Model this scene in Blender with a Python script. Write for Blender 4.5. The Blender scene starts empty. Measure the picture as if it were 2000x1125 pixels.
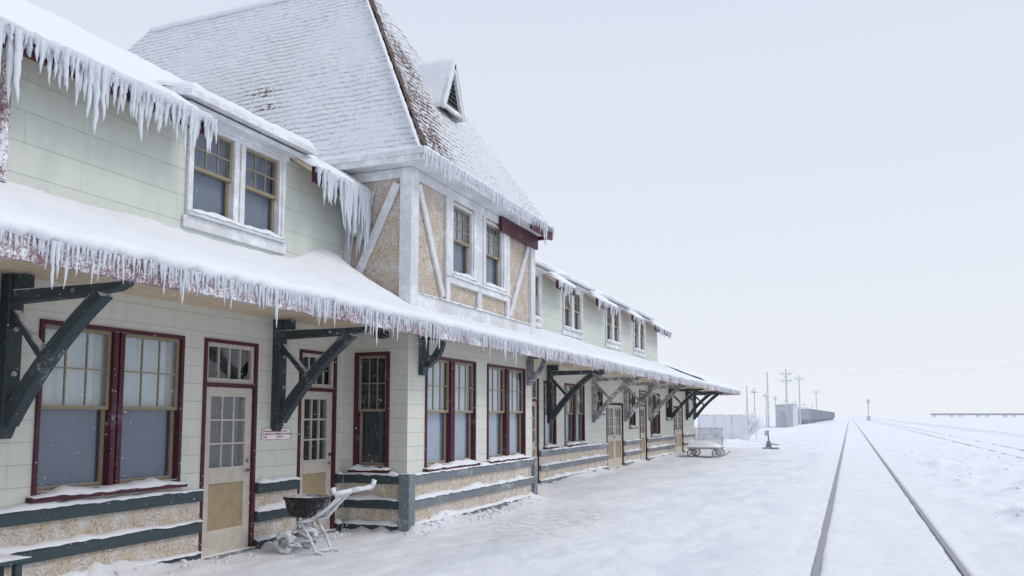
import bpy, math, random, bmesh
from mathutils import Vector, Matrix, noise
random.seed(7)
scene = bpy.context.scene
COL = bpy.context.collection
rad = math.radians
def N(x, y, z=0.0): return noise.noise(Vector((x, y, z)))

# ------------------------------------------------------------------ materials
def newmat(name):
    m = bpy.data.materials.new(name); m.use_nodes = True
    nt = m.node_tree; nt.nodes.clear()
    out = nt.nodes.new("ShaderNodeOutputMaterial")
    b = nt.nodes.new("ShaderNodeBsdfPrincipled")
    nt.links.new(b.outputs[0], out.inputs[0])
    return m, nt, b, out
def nd(nt, t, **kw):
    n = nt.nodes.new(t)
    for k, v in kw.items(): setattr(n, k, v)
    return n
def noise_n(nt, vec, scale, detail=4, rough=.6):
    n = nd(nt, "ShaderNodeTexNoise"); n.inputs["Scale"].default_value = scale
    n.inputs["Detail"].default_value = detail; n.inputs["Roughness"].default_value = rough
    nt.links.new(vec, n.inputs["Vector"]); return n.outputs["Fac"]
def mathn(nt, op, a, b=None, clamp=False):
    n = nd(nt, "ShaderNodeMath", operation=op); n.use_clamp = clamp
    for i, v in enumerate((a, b)):
        if v is None: continue
        if isinstance(v, (int, float)): n.inputs[i].default_value = v
        else: nt.links.new(v, n.inputs[i])
    return n.outputs[0]
def ramp(nt, fac, lo, hi):
    n = nd(nt, "ShaderNodeMapRange"); n.interpolation_type = 'SMOOTHSTEP'
    nt.links.new(fac, n.inputs[0]); n.inputs[1].default_value = lo; n.inputs[2].default_value = hi
    return n.outputs[0]
def mixc(nt, fac, a, b):
    n = nd(nt, "ShaderNodeMix", data_type='RGBA')
    if isinstance(fac, (int, float)): n.inputs[0].default_value = fac
    else: nt.links.new(fac, n.inputs[0])
    for idx, v in ((6, a), (7, b)):
        if isinstance(v, tuple): n.inputs[idx].default_value = (*v, 1)
        else: nt.links.new(v, n.inputs[idx])
    return n.outputs[2]
def bumpn(nt, h, strength, dist):
    n = nd(nt, "ShaderNodeBump"); n.inputs["Strength"].default_value = strength
    n.inputs["Distance"].default_value = dist
    nt.links.new(h, n.inputs["Height"]); return n.outputs[0]
SNOW = (.86, .875, .91)

def paint(name, col, frost=.35, rough=.6, up=.9, grain=.15, fscale=9, spec=.3):
    """paint weathered by rime: frost in patches and on every upward face"""
    m, nt, b, out = newmat(name)
    g = nd(nt, "ShaderNodeNewGeometry"); pos = g.outputs["Position"]
    n1 = noise_n(nt, pos, fscale, 6, .7); n2 = noise_n(nt, pos, 70, 3, .7); n3 = noise_n(nt, pos, 1.7, 3)
    mix = mathn(nt, 'ADD', mathn(nt, 'MULTIPLY', n1, .5), mathn(nt, 'MULTIPLY', n2, .5))
    mix = mathn(nt, 'ADD', mathn(nt, 'MULTIPLY', mix, .75), mathn(nt, 'MULTIPLY', n3, .25))
    thr = .70 - .32 * frost
    fr = ramp(nt, mix, thr - .06, thr + .09)
    s = nd(nt, "ShaderNodeSeparateXYZ"); nt.links.new(g.outputs["Normal"], s.inputs[0])
    upf = ramp(nt, mathn(nt, 'ADD', s.outputs[2], mathn(nt, 'MULTIPLY', mathn(nt, 'SUBTRACT', n1, .5), 1.2)), .25, .75)
    fr = mathn(nt, 'MAXIMUM', mathn(nt, 'MULTIPLY', fr, min(1, frost * 1.6 + .1)), mathn(nt, 'MULTIPLY', upf, up))
    dark = tuple(c * (1 - grain) for c in col)
    base = mixc(nt, ramp(nt, n1, .35, .65), col, dark)
    c = mixc(nt, fr, base, SNOW)
    nt.links.new(c, b.inputs["Base Color"])
    b.inputs["Roughness"].default_value = rough
    b.inputs["Specular IOR Level"].default_value = spec
    nt.links.new(bumpn(nt, mathn(nt, 'ADD', fr, mathn(nt, 'MULTIPLY', n2, .35)), .35, .006), b.inputs["Normal"])
    return m

def siding(name, col, bw, rh, frost):
    m, nt, b, out = newmat(name)
    g = nd(nt, "ShaderNodeNewGeometry"); pos = g.outputs["Position"]
    s = nd(nt, "ShaderNodeSeparateXYZ"); nt.links.new(pos, s.inputs[0])
    cx = nd(nt, "ShaderNodeCombineXYZ")
    nt.links.new(mathn(nt, 'ADD', s.outputs[0], s.outputs[1]), cx.inputs[0]); nt.links.new(s.outputs[2], cx.inputs[1])
    br = nd(nt, "ShaderNodeTexBrick"); nt.links.new(cx.outputs[0], br.inputs["Vector"])
    br.inputs["Scale"].default_value = 1; br.inputs["Brick Width"].default_value = bw
    br.inputs["Row Height"].default_value = rh; br.inputs["Mortar Size"].default_value = .0030
    br.inputs["Mortar Smooth"].default_value = .3
    br.inputs["Color1"].default_value = (*col, 1)
    br.inputs["Color2"].default_value = (*[c * .97 for c in col], 1)
    br.inputs["Mortar"].default_value = (*[c * .74 for c in col], 1)
    n1 = noise_n(nt, pos, 5, 6, .7); n2 = noise_n(nt, pos, 90, 3, .6); n3 = noise_n(nt, pos, .8, 3)
    mp = nd(nt, "ShaderNodeMapping"); mp.inputs["Scale"].default_value = (6, 6, .7); nt.links.new(pos, mp.inputs[0])
    n4 = noise_n(nt, mp.outputs[0], 1.5, 4)
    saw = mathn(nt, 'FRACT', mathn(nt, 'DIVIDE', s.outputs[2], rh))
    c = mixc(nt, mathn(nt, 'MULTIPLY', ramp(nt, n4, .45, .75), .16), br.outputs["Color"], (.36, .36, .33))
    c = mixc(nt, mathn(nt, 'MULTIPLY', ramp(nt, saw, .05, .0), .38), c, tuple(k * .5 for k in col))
    fm = mathn(nt, 'ADD', mathn(nt, 'MULTIPLY', n1, .6), mathn(nt, 'MULTIPLY', n3, .4))
    fr = mathn(nt, 'MULTIPLY', ramp(nt, fm, .62 - .3 * frost, .85 - .2 * frost), .75)
    e = mathn(nt, 'MULTIPLY', br.outputs["Fac"], ramp(nt, n1, .46, .66))
    fr = mathn(nt, 'MAXIMUM', fr, mathn(nt, 'MULTIPLY', e, frost * 1.4))
    c = mixc(nt, fr, c, SNOW)
    nt.links.new(c, b.inputs["Base Color"]); b.inputs["Roughness"].default_value = .65
    h = mathn(nt, 'SUBTRACT', mathn(nt, 'MULTIPLY', n2, .15), mathn(nt, 'MULTIPLY', br.outputs["Fac"], .4))
    h = mathn(nt, 'SUBTRACT', h, mathn(nt, 'MULTIPLY', saw, .8))
    nt.links.new(bumpn(nt, h, .55, .012), b.inputs["Normal"])
    return m

def stucco(name, frost, ca, cb):
    m, nt, b, out = newmat(name)
    g = nd(nt, "ShaderNodeNewGeometry"); pos = g.outputs["Position"]
    v = nd(nt, "ShaderNodeTexVoronoi"); v.inputs["Scale"].default_value = 55; nt.links.new(pos, v.inputs["Vector"])
    sp = nd(nt, "ShaderNodeSeparateColor"); nt.links.new(v.outputs["Color"], sp.inputs[0])
    c = mixc(nt, sp.outputs[0], ca, cb)
    c = mixc(nt, ramp(nt, sp.outputs[1], .80, .95), c, (.33, .25, .18))
    n1 = noise_n(nt, pos, 5, 6, .75); n2 = noise_n(nt, pos, 45, 4, .7)
    f = mathn(nt, 'ADD', mathn(nt, 'MULTIPLY', n1, .5), mathn(nt, 'MULTIPLY', n2, .5))
    fr = ramp(nt, f, .60 - .2 * frost, .74 - .14 * frost)
    c = mixc(nt, mathn(nt, 'MULTIPLY', fr, .8), c, SNOW)
    nt.links.new(c, b.inputs["Base Color"]); b.inputs["Roughness"].default_value = .85
    h = mathn(nt, 'ADD', mathn(nt, 'MULTIPLY', v.outputs["Distance"], -1.0), mathn(nt, 'MULTIPLY', fr, .5))
    nt.links.new(bumpn(nt, h, .8, .015), b.inputs["Normal"])
    return m

def snowmat(name, ground=False, col=SNOW):
    m, nt, b, out = newmat(name)
    g = nd(nt, "ShaderNodeNewGeometry"); pos = g.outputs["Position"]
    n1 = noise_n(nt, pos, 1.2, 5, .65); n2 = noise_n(nt, pos, 14, 5, .7); n3 = noise_n(nt, pos, 120, 3, .7)
    c = mixc(nt, ramp(nt, n1, .35, .7), col, tuple(k * .95 for k in col))
    if ground:
        mp = nd(nt, "ShaderNodeMapping"); mp.inputs["Scale"].default_value = (1.0, .35, 1); nt.links.new(pos, mp.inputs[0])
        n4 = noise_n(nt, mp.outputs[0], 1.0, 8, .7)
        s = nd(nt, "ShaderNodeSeparateXYZ"); nt.links.new(pos, s.inputs[0])
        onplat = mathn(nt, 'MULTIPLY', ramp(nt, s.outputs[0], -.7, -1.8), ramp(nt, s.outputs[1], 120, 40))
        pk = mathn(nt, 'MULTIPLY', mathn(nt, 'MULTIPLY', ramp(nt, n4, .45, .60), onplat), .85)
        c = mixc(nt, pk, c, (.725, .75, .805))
        dx = mathn(nt, 'DIVIDE', mathn(nt, 'ADD', s.outputs[0], 4.4), 1.1)
        dy = mathn(nt, 'DIVIDE', mathn(nt, 'SUBTRACT', s.outputs[1], 12.4), 2.9)
        d = mathn(nt, 'ADD', mathn(nt, 'MULTIPLY', dx, dx), mathn(nt, 'MULTIPLY', dy, dy))
        n5 = noise_n(nt, pos, 5, 8, .8)
        dm = mathn(nt, 'MULTIPLY', ramp(nt, d, 1.0, .1), ramp(nt, n5, .46, .60))
        c = mixc(nt, mathn(nt, 'MULTIPLY', dm, .62), c, (.50, .44, .34))
    nt.links.new(c, b.inputs["Base Color"]); b.inputs["Roughness"].default_value = .75
    b.inputs["Specular IOR Level"].default_value = .2
    h = mathn(nt, 'ADD', mathn(nt, 'MULTIPLY', n2, 1.0), mathn(nt, 'MULTIPLY', n3, .3))
    nt.links.new(bumpn(nt, h, .6, .030), b.inputs["Normal"])
    return m

def shinglemat(name):
    """snow-plastered shingles, courses showing through, bare brown where 'bare' is high"""
    m, nt, b, out = newmat(name)
    g = nd(nt, "ShaderNodeNewGeometry"); pos = g.outputs["Position"]
    uv = nd(nt, "ShaderNodeUVMap")
    n1 = noise_n(nt, pos, 2.2, 6, .7); n2 = noise_n(nt, pos, 13, 6, .75); n0 = noise_n(nt, pos, .7, 3)
    wob = nd(nt, "ShaderNodeVectorMath", operation='SCALE'); wob.inputs["Scale"].default_value = .05
    nn = nd(nt, "ShaderNodeTexNoise"); nn.inputs["Scale"].default_value = 3; nt.links.new(pos, nn.inputs["Vector"])
    nt.links.new(nn.outputs["Color"], wob.inputs[0])
    ad = nd(nt, "ShaderNodeVectorMath", operation='ADD'); nt.links.new(uv.outputs[0], ad.inputs[0]); nt.links.new(wob.outputs[0], ad.inputs[1])
    br = nd(nt, "ShaderNodeTexBrick"); nt.links.new(ad.outputs[0], br.inputs["Vector"])
    br.inputs["Scale"].default_value = 1; br.inputs["Brick Width"].default_value = .24
    br.inputs["Row Height"].default_value = .135; br.inputs["Mortar Size"].default_value = .012; br.inputs["Mortar Smooth"].default_value = .6
    br.inputs["Color1"].default_value = (.080, .045, .034, 1); br.inputs["Color2"].default_value = (.15, .088, .066, 1)
    br.inputs["Mortar"].default_value = (.02, .012, .01, 1)
    s = nd(nt, "ShaderNodeSeparateXYZ"); nt.links.new(ad.outputs[0], s.inputs[0])
    row = mathn(nt, 'FRACT', mathn(nt, 'DIVIDE', s.outputs[1], .135))
    edge = ramp(nt, row, .40, .0)
    gm = mathn(nt, 'ADD', mathn(nt, 'MULTIPLY', n2, .65), mathn(nt, 'MULTIPLY', n0, .35))
    grey = mathn(nt, 'MULTIPLY', mathn(nt, 'MAXIMUM', mathn(nt, 'MULTIPLY', edge, 1.0), mathn(nt, 'MULTIPLY', br.outputs["Fac"], .5)), ramp(nt, gm, .42, .58))
    sc = mixc(nt, mathn(nt, 'MULTIPLY', grey, .85), (.77, .79, .83), (.30, .31, .34))
    at = nd(nt, "ShaderNodeAttribute"); at.attribute_name = "bare"
    bm = mathn(nt, 'ADD', mathn(nt, 'MULTIPLY', at.outputs["Fac"], .62), mathn(nt, 'MULTIPLY', mathn(nt, 'SUBTRACT', n2, .5), 1.5))
    bm = mathn(nt, 'ADD', bm, mathn(nt, 'MULTIPLY', edge, .20))
    bm = ramp(nt, bm, .34, .43)
    c = mixc(nt, bm, sc, br.outputs["Color"])
    nt.links.new(c, b.inputs["Base Color"]); b.inputs["Roughness"].default_value = .8
    h = mathn(nt, 'ADD', mathn(nt, 'MULTIPLY', row, -.9), mathn(nt, 'MULTIPLY', n2, 1.0))
    h = mathn(nt, 'ADD', h, mathn(nt, 'MULTIPLY', n1, .9))
    nt.links.new(bumpn(nt, h, .95, .045), b.inputs["Normal"])
    return m

def icemat():
    m, nt, b, out = newmat("ice")
    g = nd(nt, "ShaderNodeNewGeometry")
    n1 = noise_n(nt, g.outputs["Position"], 18, 4, .6)
    c = mixc(nt, ramp(nt, n1, .35, .7), (.92, .935, .96), (.80, .83, .88))
    nt.links.new(c, b.inputs["Base Color"]); b.inputs["Roughness"].default_value = .35
    b.inputs["Specular IOR Level"].default_value = .5
    tr = nd(nt, "ShaderNodeBsdfTranslucent"); tr.inputs[0].default_value = (.92, .95, 1.0, 1)
    mx = nd(nt, "ShaderNodeMixShader"); mx.inputs[0].default_value = .40
    nt.links.new(b.outputs[0], mx.inputs[1]); nt.links.new(tr.outputs[0], mx.inputs[2]); nt.links.new(mx.outputs[0], out.inputs[0])
    nt.links.new(bumpn(nt, noise_n(nt, g.outputs["Position"], 60, 3), .4, .006), b.inputs["Normal"])
    return m

def glassmat():
    m, nt, b, out = newmat("window_glass")
    t = nd(nt, "ShaderNodeBsdfTransparent"); t.inputs[0].default_value = (.88, .92, .94, 1)
    gl = nd(nt, "ShaderNodeBsdfGlossy"); gl.inputs["Roughness"].default_value = .02
    g = nd(nt, "ShaderNodeNewGeometry")
    nt.links.new(bumpn(nt, noise_n(nt, g.outputs["Position"], 2.5, 2), .18, .02), gl.inputs["Normal"])
    lw = nd(nt, "ShaderNodeLayerWeight"); lw.inputs["Blend"].default_value = .5
    fz = mathn(nt, 'ADD', mathn(nt, 'MULTIPLY', mathn(nt, 'POWER', lw.outputs["Facing"], 4.0), .8), .075)
    mx = nd(nt, "ShaderNodeMixShader"); nt.links.new(fz, mx.inputs[0])
    nt.links.new(t.outputs[0], mx.inputs[1]); nt.links.new(gl.outputs[0], mx.inputs[2])
    df = nd(nt, "ShaderNodeBsdfDiffuse"); df.inputs[0].default_value = (*SNOW, 1)
    n = noise_n(nt, g.outputs["Position"], 7, 8, .8)
    m2 = nd(nt, "ShaderNodeMixShader"); nt.links.new(mathn(nt, 'MULTIPLY', ramp(nt, n, .52, .78), .12), m2.inputs[0])
    nt.links.new(mx.outputs[0], m2.inputs[1]); nt.links.new(df.outputs[0], m2.inputs[2]); nt.links.new(m2.outputs[0], out.inputs[0])
    nt.nodes.remove(b); return m

def plain(name, col, rough=.7, metal=0):
    m, nt, b, out = newmat(name)
    g = nd(nt, "ShaderNodeNewGeometry"); n = noise_n(nt, g.outputs["Position"], 6, 5)
    c = mixc(nt, n, tuple(k * .85 for k in col), tuple(min(1, k * 1.15) for k in col))
    nt.links.new(c, b.inputs["Base Color"]); b.inputs["Roughness"].default_value = rough; b.inputs["Metallic"].default_value = metal
    return m

M = dict(
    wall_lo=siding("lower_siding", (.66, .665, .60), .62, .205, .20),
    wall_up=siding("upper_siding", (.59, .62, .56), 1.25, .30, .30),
    stucco=stucco("pebbledash_stucco", .66, (.48, .39, .29), (.60, .51, .40)), stucco2=stucco("base_stucco", .80, (.50, .40, .29), (.64, .54, .42)),
    maroon=paint("maroon_trim", (.085, .020, .034), .28, .5, .8),
    maroonf=paint("frosted_maroon_fascia", (.22, .13, .14), .62, .6, .9, fscale=16),
    teal=paint("dark_slate_trim", (.050, .074, .084), .24, .6, .9),
    grey=paint("grey_slate_trim", (.17, .20, .225), .42, .6, .9),
    bracket=paint("bracket_timber", (.042, .060, .068), .34, .6, .95, fscale=6),
    greybr=paint("frosted_bracket_timber", (.17, .18, .19), .55, .6, .95),
    white=paint("white_trim", (.62, .63, .64), .62, .6, .9, fscale=6),
    tan=paint("tan_sash", (.30, .25, .165), .14, .5, .6),
    cream=paint("cream_door", (.58, .53, .46), .12, .5, .7),
    ochre=paint("ochre_panel", (.40, .31, .19), .18, .6, .7),
    soffit=paint("soffit_boards", (.68, .55, .40), .12, .7, .0),
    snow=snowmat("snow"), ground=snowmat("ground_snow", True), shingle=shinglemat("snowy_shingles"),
    ice=icemat(), glass=glassmat(),
    curt_w=plain("white_curtain", (.70, .74, .75)), refl_g=plain("pane_reflect_grey", (.155, .185, .245)),  # grey tone paints the lower panes' snowfield reflection onto the sheet behind
    curt_d=plain("dark_room", (.040, .050, .052)), curt_m=plain("pale_blind", (.56, .585, .66)),
    curt_s=plain("shaded_blind", (.17, .18, .185)), curt_b=plain("bay_blind", (.42, .44, .52)),
    black=paint("black_plastic", (.016, .016, .018), .38, .5, .6, fscale=30),
    steel=paint("rail_steel", (.11, .10, .10), .20, .4, .22), frostmetal=paint("rimed_metal", (.34, .35, .37), .72, .5, .95),
    brass=plain("handle_metal", (.30, .29, .27), .3, 1), signw=plain("sign_board", (.86, .86, .84)),
    signr=plain("sign_letters", (.30, .03, .04)),
    far_grey=paint("hazed_grey", (.58, .61, .66), .5, .8, .95, fscale=2), far_dark=paint("hazed_dark", (.47, .50, .55), .35, .8, .95, fscale=2),  # base colours paled to paint in distance haze, under the frost
    wood=paint("weathered_wood", (.36, .35, .35), .4, .8, .9), lamp=paint("lamp_dark", (.22, .235, .26), .2, .6, .9),
    slate=plain("louvre_dark", (.025, .03, .035)), louv=paint("louvre_slat", (.10, .11, .12), .25, .6, .5),
)

# ------------------------------------------------------------------ mesh helper
class MB:
    def __init__(s): s.v = []; s.f = []; s.m = []
    def face(s, pts, m=0):
        i = len(s.v); s.v += [tuple(p) for p in pts]; s.f.append(tuple(range(i, i + len(pts)))); s.m.append(m)
    def hexa(s, p, m=0):
        i = len(s.v); s.v += [tuple(q) for q in p]
        for f in ((0, 3, 2, 1), (4, 5, 6, 7), (0, 1, 5, 4), (1, 2, 6, 5), (2, 3, 7, 6), (3, 0, 4, 7)):
            s.f.append(tuple(i + k for k in f)); s.m.append(m)
    def box(s, x0, x1, y0, y1, z0, z1, m=0):
        s.hexa([(x0, y0, z0), (x1, y0, z0), (x1, y1, z0), (x0, y1, z0), (x0, y0, z1), (x1, y0, z1), (x1, y1, z1), (x0, y1, z1)], m)
    def obox(s, o, a0, a1, d0, d1, z0, z1, m=0):
        s.hexa([T(o, a, d, z) for z in (z0, z1) for (a, d) in ((a0, d0), (a1, d0), (a1, d1), (a0, d1))], m)
    def beam(s, p0, p1, w, h, up=(0, 0, 1), m=0):
        p0 = Vector(p0); p1 = Vector(p1); a = (p1 - p0).normalized(); u = Vector(up)
        r = a.cross(u).normalized() * w / 2; u = r.cross(a).normalized() * h / 2
        s.hexa([p0 - r - u, p0 + r - u, p0 + r + u, p0 - r + u, p1 - r - u, p1 + r - u, p1 + r + u, p1 - r + u], m)
    def tube(s, pts, r, n=8, m=0, cap=True):
        pts = [Vector(p) for p in pts]; rr = r if isinstance(r, (list, tuple)) else [r] * len(pts)
        base = len(s.v)
        for i, p in enumerate(pts):
            a = (pts[min(i + 1, len(pts) - 1)] - pts[max(i - 1, 0)]).normalized()
            up = Vector((0, 0, 1)) if abs(a.z) < .9 else Vector((1, 0, 0))
            x = a.cross(up).normalized(); y = a.cross(x)
            for k in range(n):
                t = 2 * math.pi * k / n; s.v.append(tuple(p + (x * math.cos(t) + y * math.sin(t)) * rr[i]))
        for i in range(len(pts) - 1):
            for k in range(n):
                k2 = (k + 1) % n
                s.f.append((base + i * n + k, base + i * n + k2, base + (i + 1) * n + k2, base + (i + 1) * n + k)); s.m.append(m)
        if cap:
            s.f.append(tuple(base + k for k in range(n))); s.m.append(m)
            s.f.append(tuple(base + (len(pts) - 1) * n + k for k in reversed(range(n)))); s.m.append(m)
    def extrude(s, poly, y0, y1, m=0):
        n = len(poly); i = len(s.v)
        s.v += [(x, y0, z) for x, z in poly] + [(x, y1, z) for x, z in poly]
        s.f.append(tuple(range(i, i + n))); s.m.append(m)
        s.f.append(tuple(reversed(range(i + n, i + 2 * n)))); s.m.append(m)
        for k in range(n):
            k2 = (k + 1) % n; s.f.append((i + k2, i + k, i + n + k, i + n + k2)); s.m.append(m)
    def obj(s, name, mats, parent=None, bevel=0, smooth=False):
        me = bpy.data.meshes.new(name); me.from_pydata(s.v, [], s.f)
        for mt in (mats if isinstance(mats, (list, tuple)) else [mats]): me.materials.append(M[mt])
        me.polygons.foreach_set("material_index", s.m)
        bm = bmesh.new(); bm.from_mesh(me)
        bmesh.ops.recalc_face_normals(bm, faces=bm.faces); bm.to_mesh(me); bm.free()
        if smooth: me.polygons.foreach_set("use_smooth", [True] * len(me.polygons))
        o = bpy.data.objects.new(name, me); COL.objects.link(o)
        if parent: setparent(o, parent)
        if bevel:
            md = o.modifiers.new("b", 'BEVEL'); md.width = bevel; md.segments = 1; md.limit_method = 'ANGLE'
        return o
def setparent(o, p):
    o.parent = p
    if p.parent is None: o.matrix_parent_inverse = Matrix.Translation(p.location).inverted() if not p.get("local") else Matrix()
def one(name, mat, parent, kind, *args, bevel=0, **kw):
    mb = MB(); getattr(mb, kind)(*args, **kw); return mb.obj(name, mat, parent, bevel=bevel)
def T(o, a, d, z):
    return (o[1] + d, a, z) if o[0] == 'E' else (a, o[1] - d, z)
def thing(name, loc, label, cat, group=None, local=False):
    e = bpy.data.objects.new(name, None); e.location = loc; e.empty_display_size = .3; COL.objects.link(e)
    e["label"] = label; e["category"] = cat
    if group: e["group"] = group
    if local: e["local"] = 1
    return e
def copy_thing(root, loc, label=None):
    r = root.copy(); COL.objects.link(r); r.location = loc
    if label: r["label"] = label
    for c in root.children:
        cc = c.copy(); COL.objects.link(cc); cc.parent = r
        for g in c.children:
            gg = g.copy(); COL.objects.link(gg); gg.parent = cc
    return r

def snow_strip(mb, o, a0, a1, d0, d1, z, h, seed=0, droop=.02, m=0):
    n = max(3, int((a1 - a0) / .06)); K = 6; base = len(mb.v)
    for i in range(n + 1):
        a = a0 + (a1 - a0) * i / n
        k = .55 + .55 * N(a * 2.3, seed, z) + .35 * N(a * 8, seed, z); k = max(.15, k)
        e = min(1, 6 * min(i, n - i) / n + .12); hh = h * k * e; dd = d0 + (d1 - d0) * (1 + .12 * N(a * 5, seed + 3))
        for j in range(K):
            t = j / (K - 1)
            dj = d0 + (dd - d0) * math.sin(t * math.pi / 2); zj = z + hh * math.cos(t * math.pi / 2) - (droop * (.6 + N(a * 7, seed, 4)) if j == K - 1 else 0)
            mb.v.append(T(o, a, dj, zj))
    for i in range(n):
        for j in range(K - 1):
            p = base + i * K + j; mb.f.append((p, p + 1, p + K + 1, p + K)); mb.m.append(m)
    mb.f.append(tuple(base + j for j in range(K))); mb.m.append(m)
    mb.f.append(tuple(base + n * K + j for j in reversed(range(K)))); mb.m.append(m)

def icicle(mb, x, y, z, L, r, n=6):
    K = 8; pts = []; rr = []
    wx = random.uniform(-.04, .04) * L; wy = random.uniform(-.05, .05) * L
    for i in range(K):
        t = i / (K - 1)
        pts.append((x + wx * t * t + random.uniform(-1, 1) * r * .22, y + wy * t * t + random.uniform(-1, 1) * r * .22, z - L * t))
        rr.append(max(.003, r * (1 - t) ** .48 * (1 + random.uniform(-.25, .25))))
    mb.tube(pts, rr, n)

# ================================================================== STATION
W = -7.0
st = thing("railway_station", (-11, 14, 0), "two-storey pale green railway station with snow-covered roofs and icicles", "station")
E = ('E', W); B = ('E', -5.9); S = ('S', 10.4)
TY0, TY1 = 10.4, 15.42
def wallgrid(mb, o, a0, a1, z0, z1, hs, m=0, depth=.22):
    A = sorted(set([a0, a1] + [h[k] for h in hs for k in (0, 1)])); Z = sorted(set([z0, z1] + [h[k] for h in hs for k in (2, 3)]))
    for i in range(len(A) - 1):
        for j in range(len(Z) - 1):
            ca = (A[i] + A[i + 1]) / 2; cz = (Z[j] + Z[j + 1]) / 2
            if any(h[0] < ca < h[1] and h[2] < cz < h[3] for h in hs): continue
            mb.face([T(o, A[i], 0, Z[j]), T(o, A[i + 1], 0, Z[j]), T(o, A[i + 1], 0, Z[j + 1]), T(o, A[i], 0, Z[j + 1])], m)
    for h in hs:
        c = [(h[0], h[2]), (h[1], h[2]), (h[1], h[3]), (h[0], h[3])]
        for k in range(4):
            p, q = c[k], c[(k + 1) % 4]
            mb.face([T(o, p[0], 0, p[1]), T(o, q[0], 0, q[1]), T(o, q[0], -depth, q[1]), T(o, p[0], -depth, p[1])], m)

def curtain_backing(o, a0, a1, z0, z1, d, mat, parent, fold=.012):  # sheet behind glass
    mb = MB(); n = max(6, int((a1 - a0) / .022))
    for i in range(n + 1):
        a = a0 + (a1 - a0) * i / n; dd = d + fold * math.sin(a * 52 + 1.5 * N(a * 3, z0))
        mb.v.append(T(o, a, dd, z0)); mb.v.append(T(o, a, dd, z1))
    for i in range(n): mb.f.append((2 * i, 2 * i + 2, 2 * i + 3, 2 * i + 1)); mb.m.append(0)
    return mb.obj("curtain_backing", mat, parent, smooth=True)

def window(o, a0, a1, z0, z1, n=2, cas='maroon', cw=.045, mull=.14, cur=('curt_w', 'refl_g'), cols=3, rows=2, sash='tan', sill=True, low=None, trim=0, fold=(.012, .003)):
    mb = MB()
    mb.obox(o, a0, a0 + cw, -.10, .025, z0, z1); mb.obox(o, a1 - cw, a1, -.10, .025, z0, z1)
    mb.obox(o, a0 + cw, a1 - cw, -.10, .027, z1 - cw, z1); mb.obox(o, a0 + cw, a1 - cw, -.10, .023, z0, z0 + cw * .8)
    lights = []; inner = (a0 + cw, a1 - cw); wl = (inner[1] - inner[0] - mull * (n - 1)) / n
    for k in range(n):
        s = inner[0] + k * (wl + mull); lights.append((s, s + wl))
        if k < n - 1:
            mb.obox(o, s + wl, s + wl + mull * .42, -.10, .029, z0 + cw * .8, z1 - cw)
            mb.obox(o, s + wl + mull * .58, s + wl + mull, -.10, .029, z0 + cw * .8, z1 - cw)
            mb.obox(o, s + wl + mull * .42, s + wl + mull * .58, -.10, .008, z0 + cw * .8, z1 - cw)
    if trim:
        mb.obox(o, a0 - trim, a0, 0.002, .045, z0, z1); mb.obox(o, a1, a1 + trim, 0.002, .045, z0, z1)
    w = mb.obj("window", cas, st, bevel=.005)
    zb, zt = z0 + cw * .8, z1 - cw; zm = (zb + zt) / 2
    ms = MB(); mg = MB()
    for (s, e) in lights:
        sw = .038
        for (za, zc, d0, d1) in ((zm - .02, zt, -.055, -.015), (zb, zm + .02, -.095, -.058)):
            ms.obox(o, s, s + sw, d0, d1, za, zc); ms.obox(o, e - sw, e, d0, d1, za, zc)
            ms.obox(o, s + sw, e - sw, d0, d1, zc - sw, zc); ms.obox(o, s + sw, e - sw, d0, d1 + .001, za, za + sw)
        def munt(za, zc, c, r, d0, d1):
            for i in range(1, c):
                a = s + sw + (e - s - 2 * sw) * i / c; ms.obox(o, a - .008, a + .008, d0, d1, za, zc)
            for j in range(1, r):
                z = za + (zc - za) * j / r; ms.obox(o, s + sw, e - sw, d0 + .001, d1 - .001, z - .008, z + .008)
        munt(zm + .022, zt - sw, cols, rows, -.045, -.022)
        if low: munt(zb + sw, zm - .022, low[0], low[1], -.090, -.068)
        for (za, zc, d) in ((zm + .022, zt - sw, -.034), (zb + sw, zm - .022, -.078)):
            mg.face([T(o, s + sw, d, za), T(o, e - sw, d, za), T(o, e - sw, d, zc), T(o, s + sw, d, zc)])
    ms.obj("sash", sash, w, bevel=.003); mg.obj("pane", 'glass', w)
    curtain_backing(o, a0, a1, zm, z1, -.125, cur[0], w, fold[0]); curtain_backing(o, a0, a1, z0, zm, -.128, cur[1], w, fold[1])
    if sill:
        one("sill", cas, w, "obox", o, a0 - .05, a1 + .05, 0.003, .085, z0 - .055, z0 - .002, bevel=.005)
        mb = MB(); snow_strip(mb, o, a0 - .04, a1 + .04, .0, .10, z0 - .004, .10, a0); mb.obj("sill_snow", 'snow', w, smooth=True)
    return w
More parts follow.
